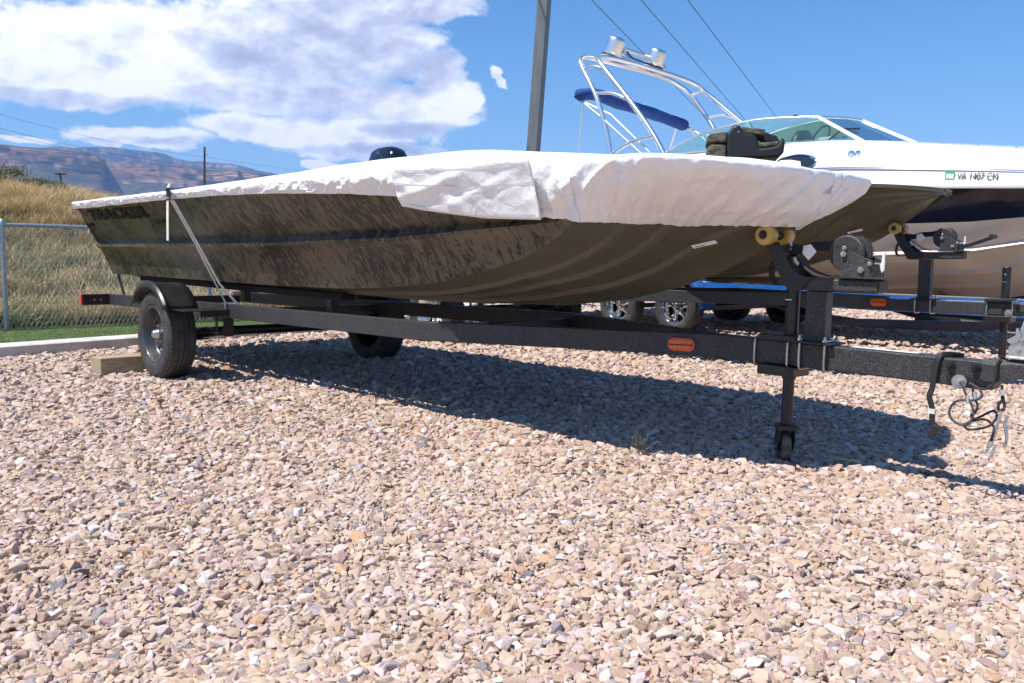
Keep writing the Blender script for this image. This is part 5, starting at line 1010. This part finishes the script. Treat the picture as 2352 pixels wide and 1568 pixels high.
def blue_trailer():
    root = thing('boat_trailer', 'blue tandem axle trailer with chromed wheels carrying the white cruiser', 'trailer', (-.5, 6.6, 0), (0, 0, -.06)); O = Vector((-.5, 6.6, 0)); Rm = Matrix.Rotation(.06, 3, 'Z')
    Lc = lambda p: tuple(Rm @ (Vector(p)-O))
    for sg in (-1, 1):
        y = sg*1.08
        MB().bar([(-3.4, y, .58), (.6, y, .56), (1.9, y, .545), (2.5, y, .49), (4.6, y*.75, .46), (6.2, y*.1, .46)], .06, .17).build('main_beam', BLUEP, root, bevel=.008)
        MB().bar([(-.2, y, .648), (.6, y, .648), (1.9, y, .632), (2.5, y, .578), (4.6, y*.75, .548), (6.0, y*.12, .548)], .062, .010).build('bright_trim', CHROME, root)
        MB().bar([(1.7, sg*.98, .44), (2.35, sg*.98, .28), (2.7, sg*.98, .25), (3.9, sg*.9, .28), (4.6, sg*.75, .40)], .08, .10).build('drop_frame', NAVY, root, bevel=.01)
        for x in (.50, -.46):
            wheel(root, x, sg*1.17, .325, .325, sg, 'chrome')
        # fender
        rows = []
        for k in range(33):
            t = k/32; a = math.pi*(1-t); x = .02+.88*math.copysign(abs(math.cos(a))**.72, math.cos(a))*1.02; z = .325+.46*abs(math.sin(a))**.62
            rows.append([(x, sg*1.00, z), (x, sg*1.28, z), (x, sg*1.305, z-.015), (x, sg*1.31, z-.07)])
        o = MB().grid(rows).build('fender', BLUEP, root, smooth=True); sm = o.modifiers.new('t', 'SOLIDIFY'); sm.thickness = .006
        MB().box((1.27, sg*1.22, .548), (.62, .16, .085)).build('step', BLUEP, root, bevel=.01)
        for x, yy in ((1.40, 1.303), (1.545, 1.303)): MB().box((x, sg*yy, .545), (.075 if x < 1.5 else .03, .012, .045)).build('marker_light', ORANGE, root, bevel=.004)
    for x in (.50, -.46): MB().bar([(x, -1.1, .30), (x, 1.1, .30)], .06, .06).build('axle', BLACKP, root)
    for x in (-2.6, 1.2, 3.2): MB().box((x, 0, .50), (.08, 2.0 if x < 3 else 1.7, .08)).build('cross_member', NAVY, root, bevel=.01)
    for sg in (-1, 1): MB().bar([(-2.8, sg*.6, .60), (2.6, sg*.6, .60)], .12, .06).build('bunk', CARPET, root)
    MB().tube([(3.3, -.9, .32), (3.6, -.6, .30), (4.3, -.4, .24), (4.4, .2, .26)], .04, 8).build('brake_line', BLACKP, root)
blue_trailer()

# ------------------------------------------------------------------ small things on the gravel
def weed():
    t = thing('weed', 'small grey green weed growing in the gravel at the shadow edge', 'plant', (3.967, -.367, .015)); rr = random.Random(3); stem = MB(); vs_, fs = [], []
    for k in range(13):
        a = rr.uniform(0, 6.28); h = rr.uniform(.06, .125); ln = rr.uniform(.02, .075); pts = smooth_path([(0, 0, 0), (math.cos(a)*ln*.5, math.sin(a)*ln*.5, h*.5), (math.cos(a)*ln, math.sin(a)*ln, h)], 5); stem.tube(pts, .0011, 4)
        for j in range(30):
            p = pts[min(len(pts)-1, int(rr.uniform(.25, 1)*len(pts)))]; q = rr.uniform(0, 6.28); d = Vector((math.cos(q), math.sin(q), rr.uniform(.0, .9))).normalized()*rr.uniform(.006, .013); w = d.cross(Vector((0, 0, 1))).normalized()*.0022; b = len(vs_); vs_ += [p, p+d*.5+w, p+d, p+d*.5-w]; fs.append((b, b+1, b+2, b+3))
    stem.build('stem', mat('weed_stem', (.25, .22, .12), .8), t); MB().add(vs_, fs).build('foliage', SAGE2, t, fix=False, kind='stuff')
    tw = MB(); tw.tube(smooth_path([(4.55, .16, .03), (4.63, .16, .034), (4.70, .19, .03)], 5), .003, 6); tag(tw.build('dry_twig', mat('straw_twig', (.62, .50, .32), .8), smooth=True), 'pale dry stick lying on the gravel in the bow shadow', 'stick')
weed()

# ------------------------------------------------------------------ air
def haze():
    o = MB().box((0, 0, 208), (9600, 9600, 420)).build('haze', None, kind='stuff'); o.data.materials.clear()
    m = bpy.data.materials.new('haze_air'); m.use_nodes = True; t = NT(m.node_tree); t.n.clear(); v = t.new('ShaderNodeVolumePrincipled'); v.inputs['Color'].default_value = (.34, .56, 1., 1); v.inputs['Density'].default_value = .00025; v.inputs['Anisotropy'].default_value = .0
    out = t.new('ShaderNodeOutputMaterial'); t.l.new(v.outputs[0], out.inputs['Volume']); o.data.materials.append(m); o['label'] = 'thin blue air over the distant mesas'; o['category'] = 'haze'
haze()
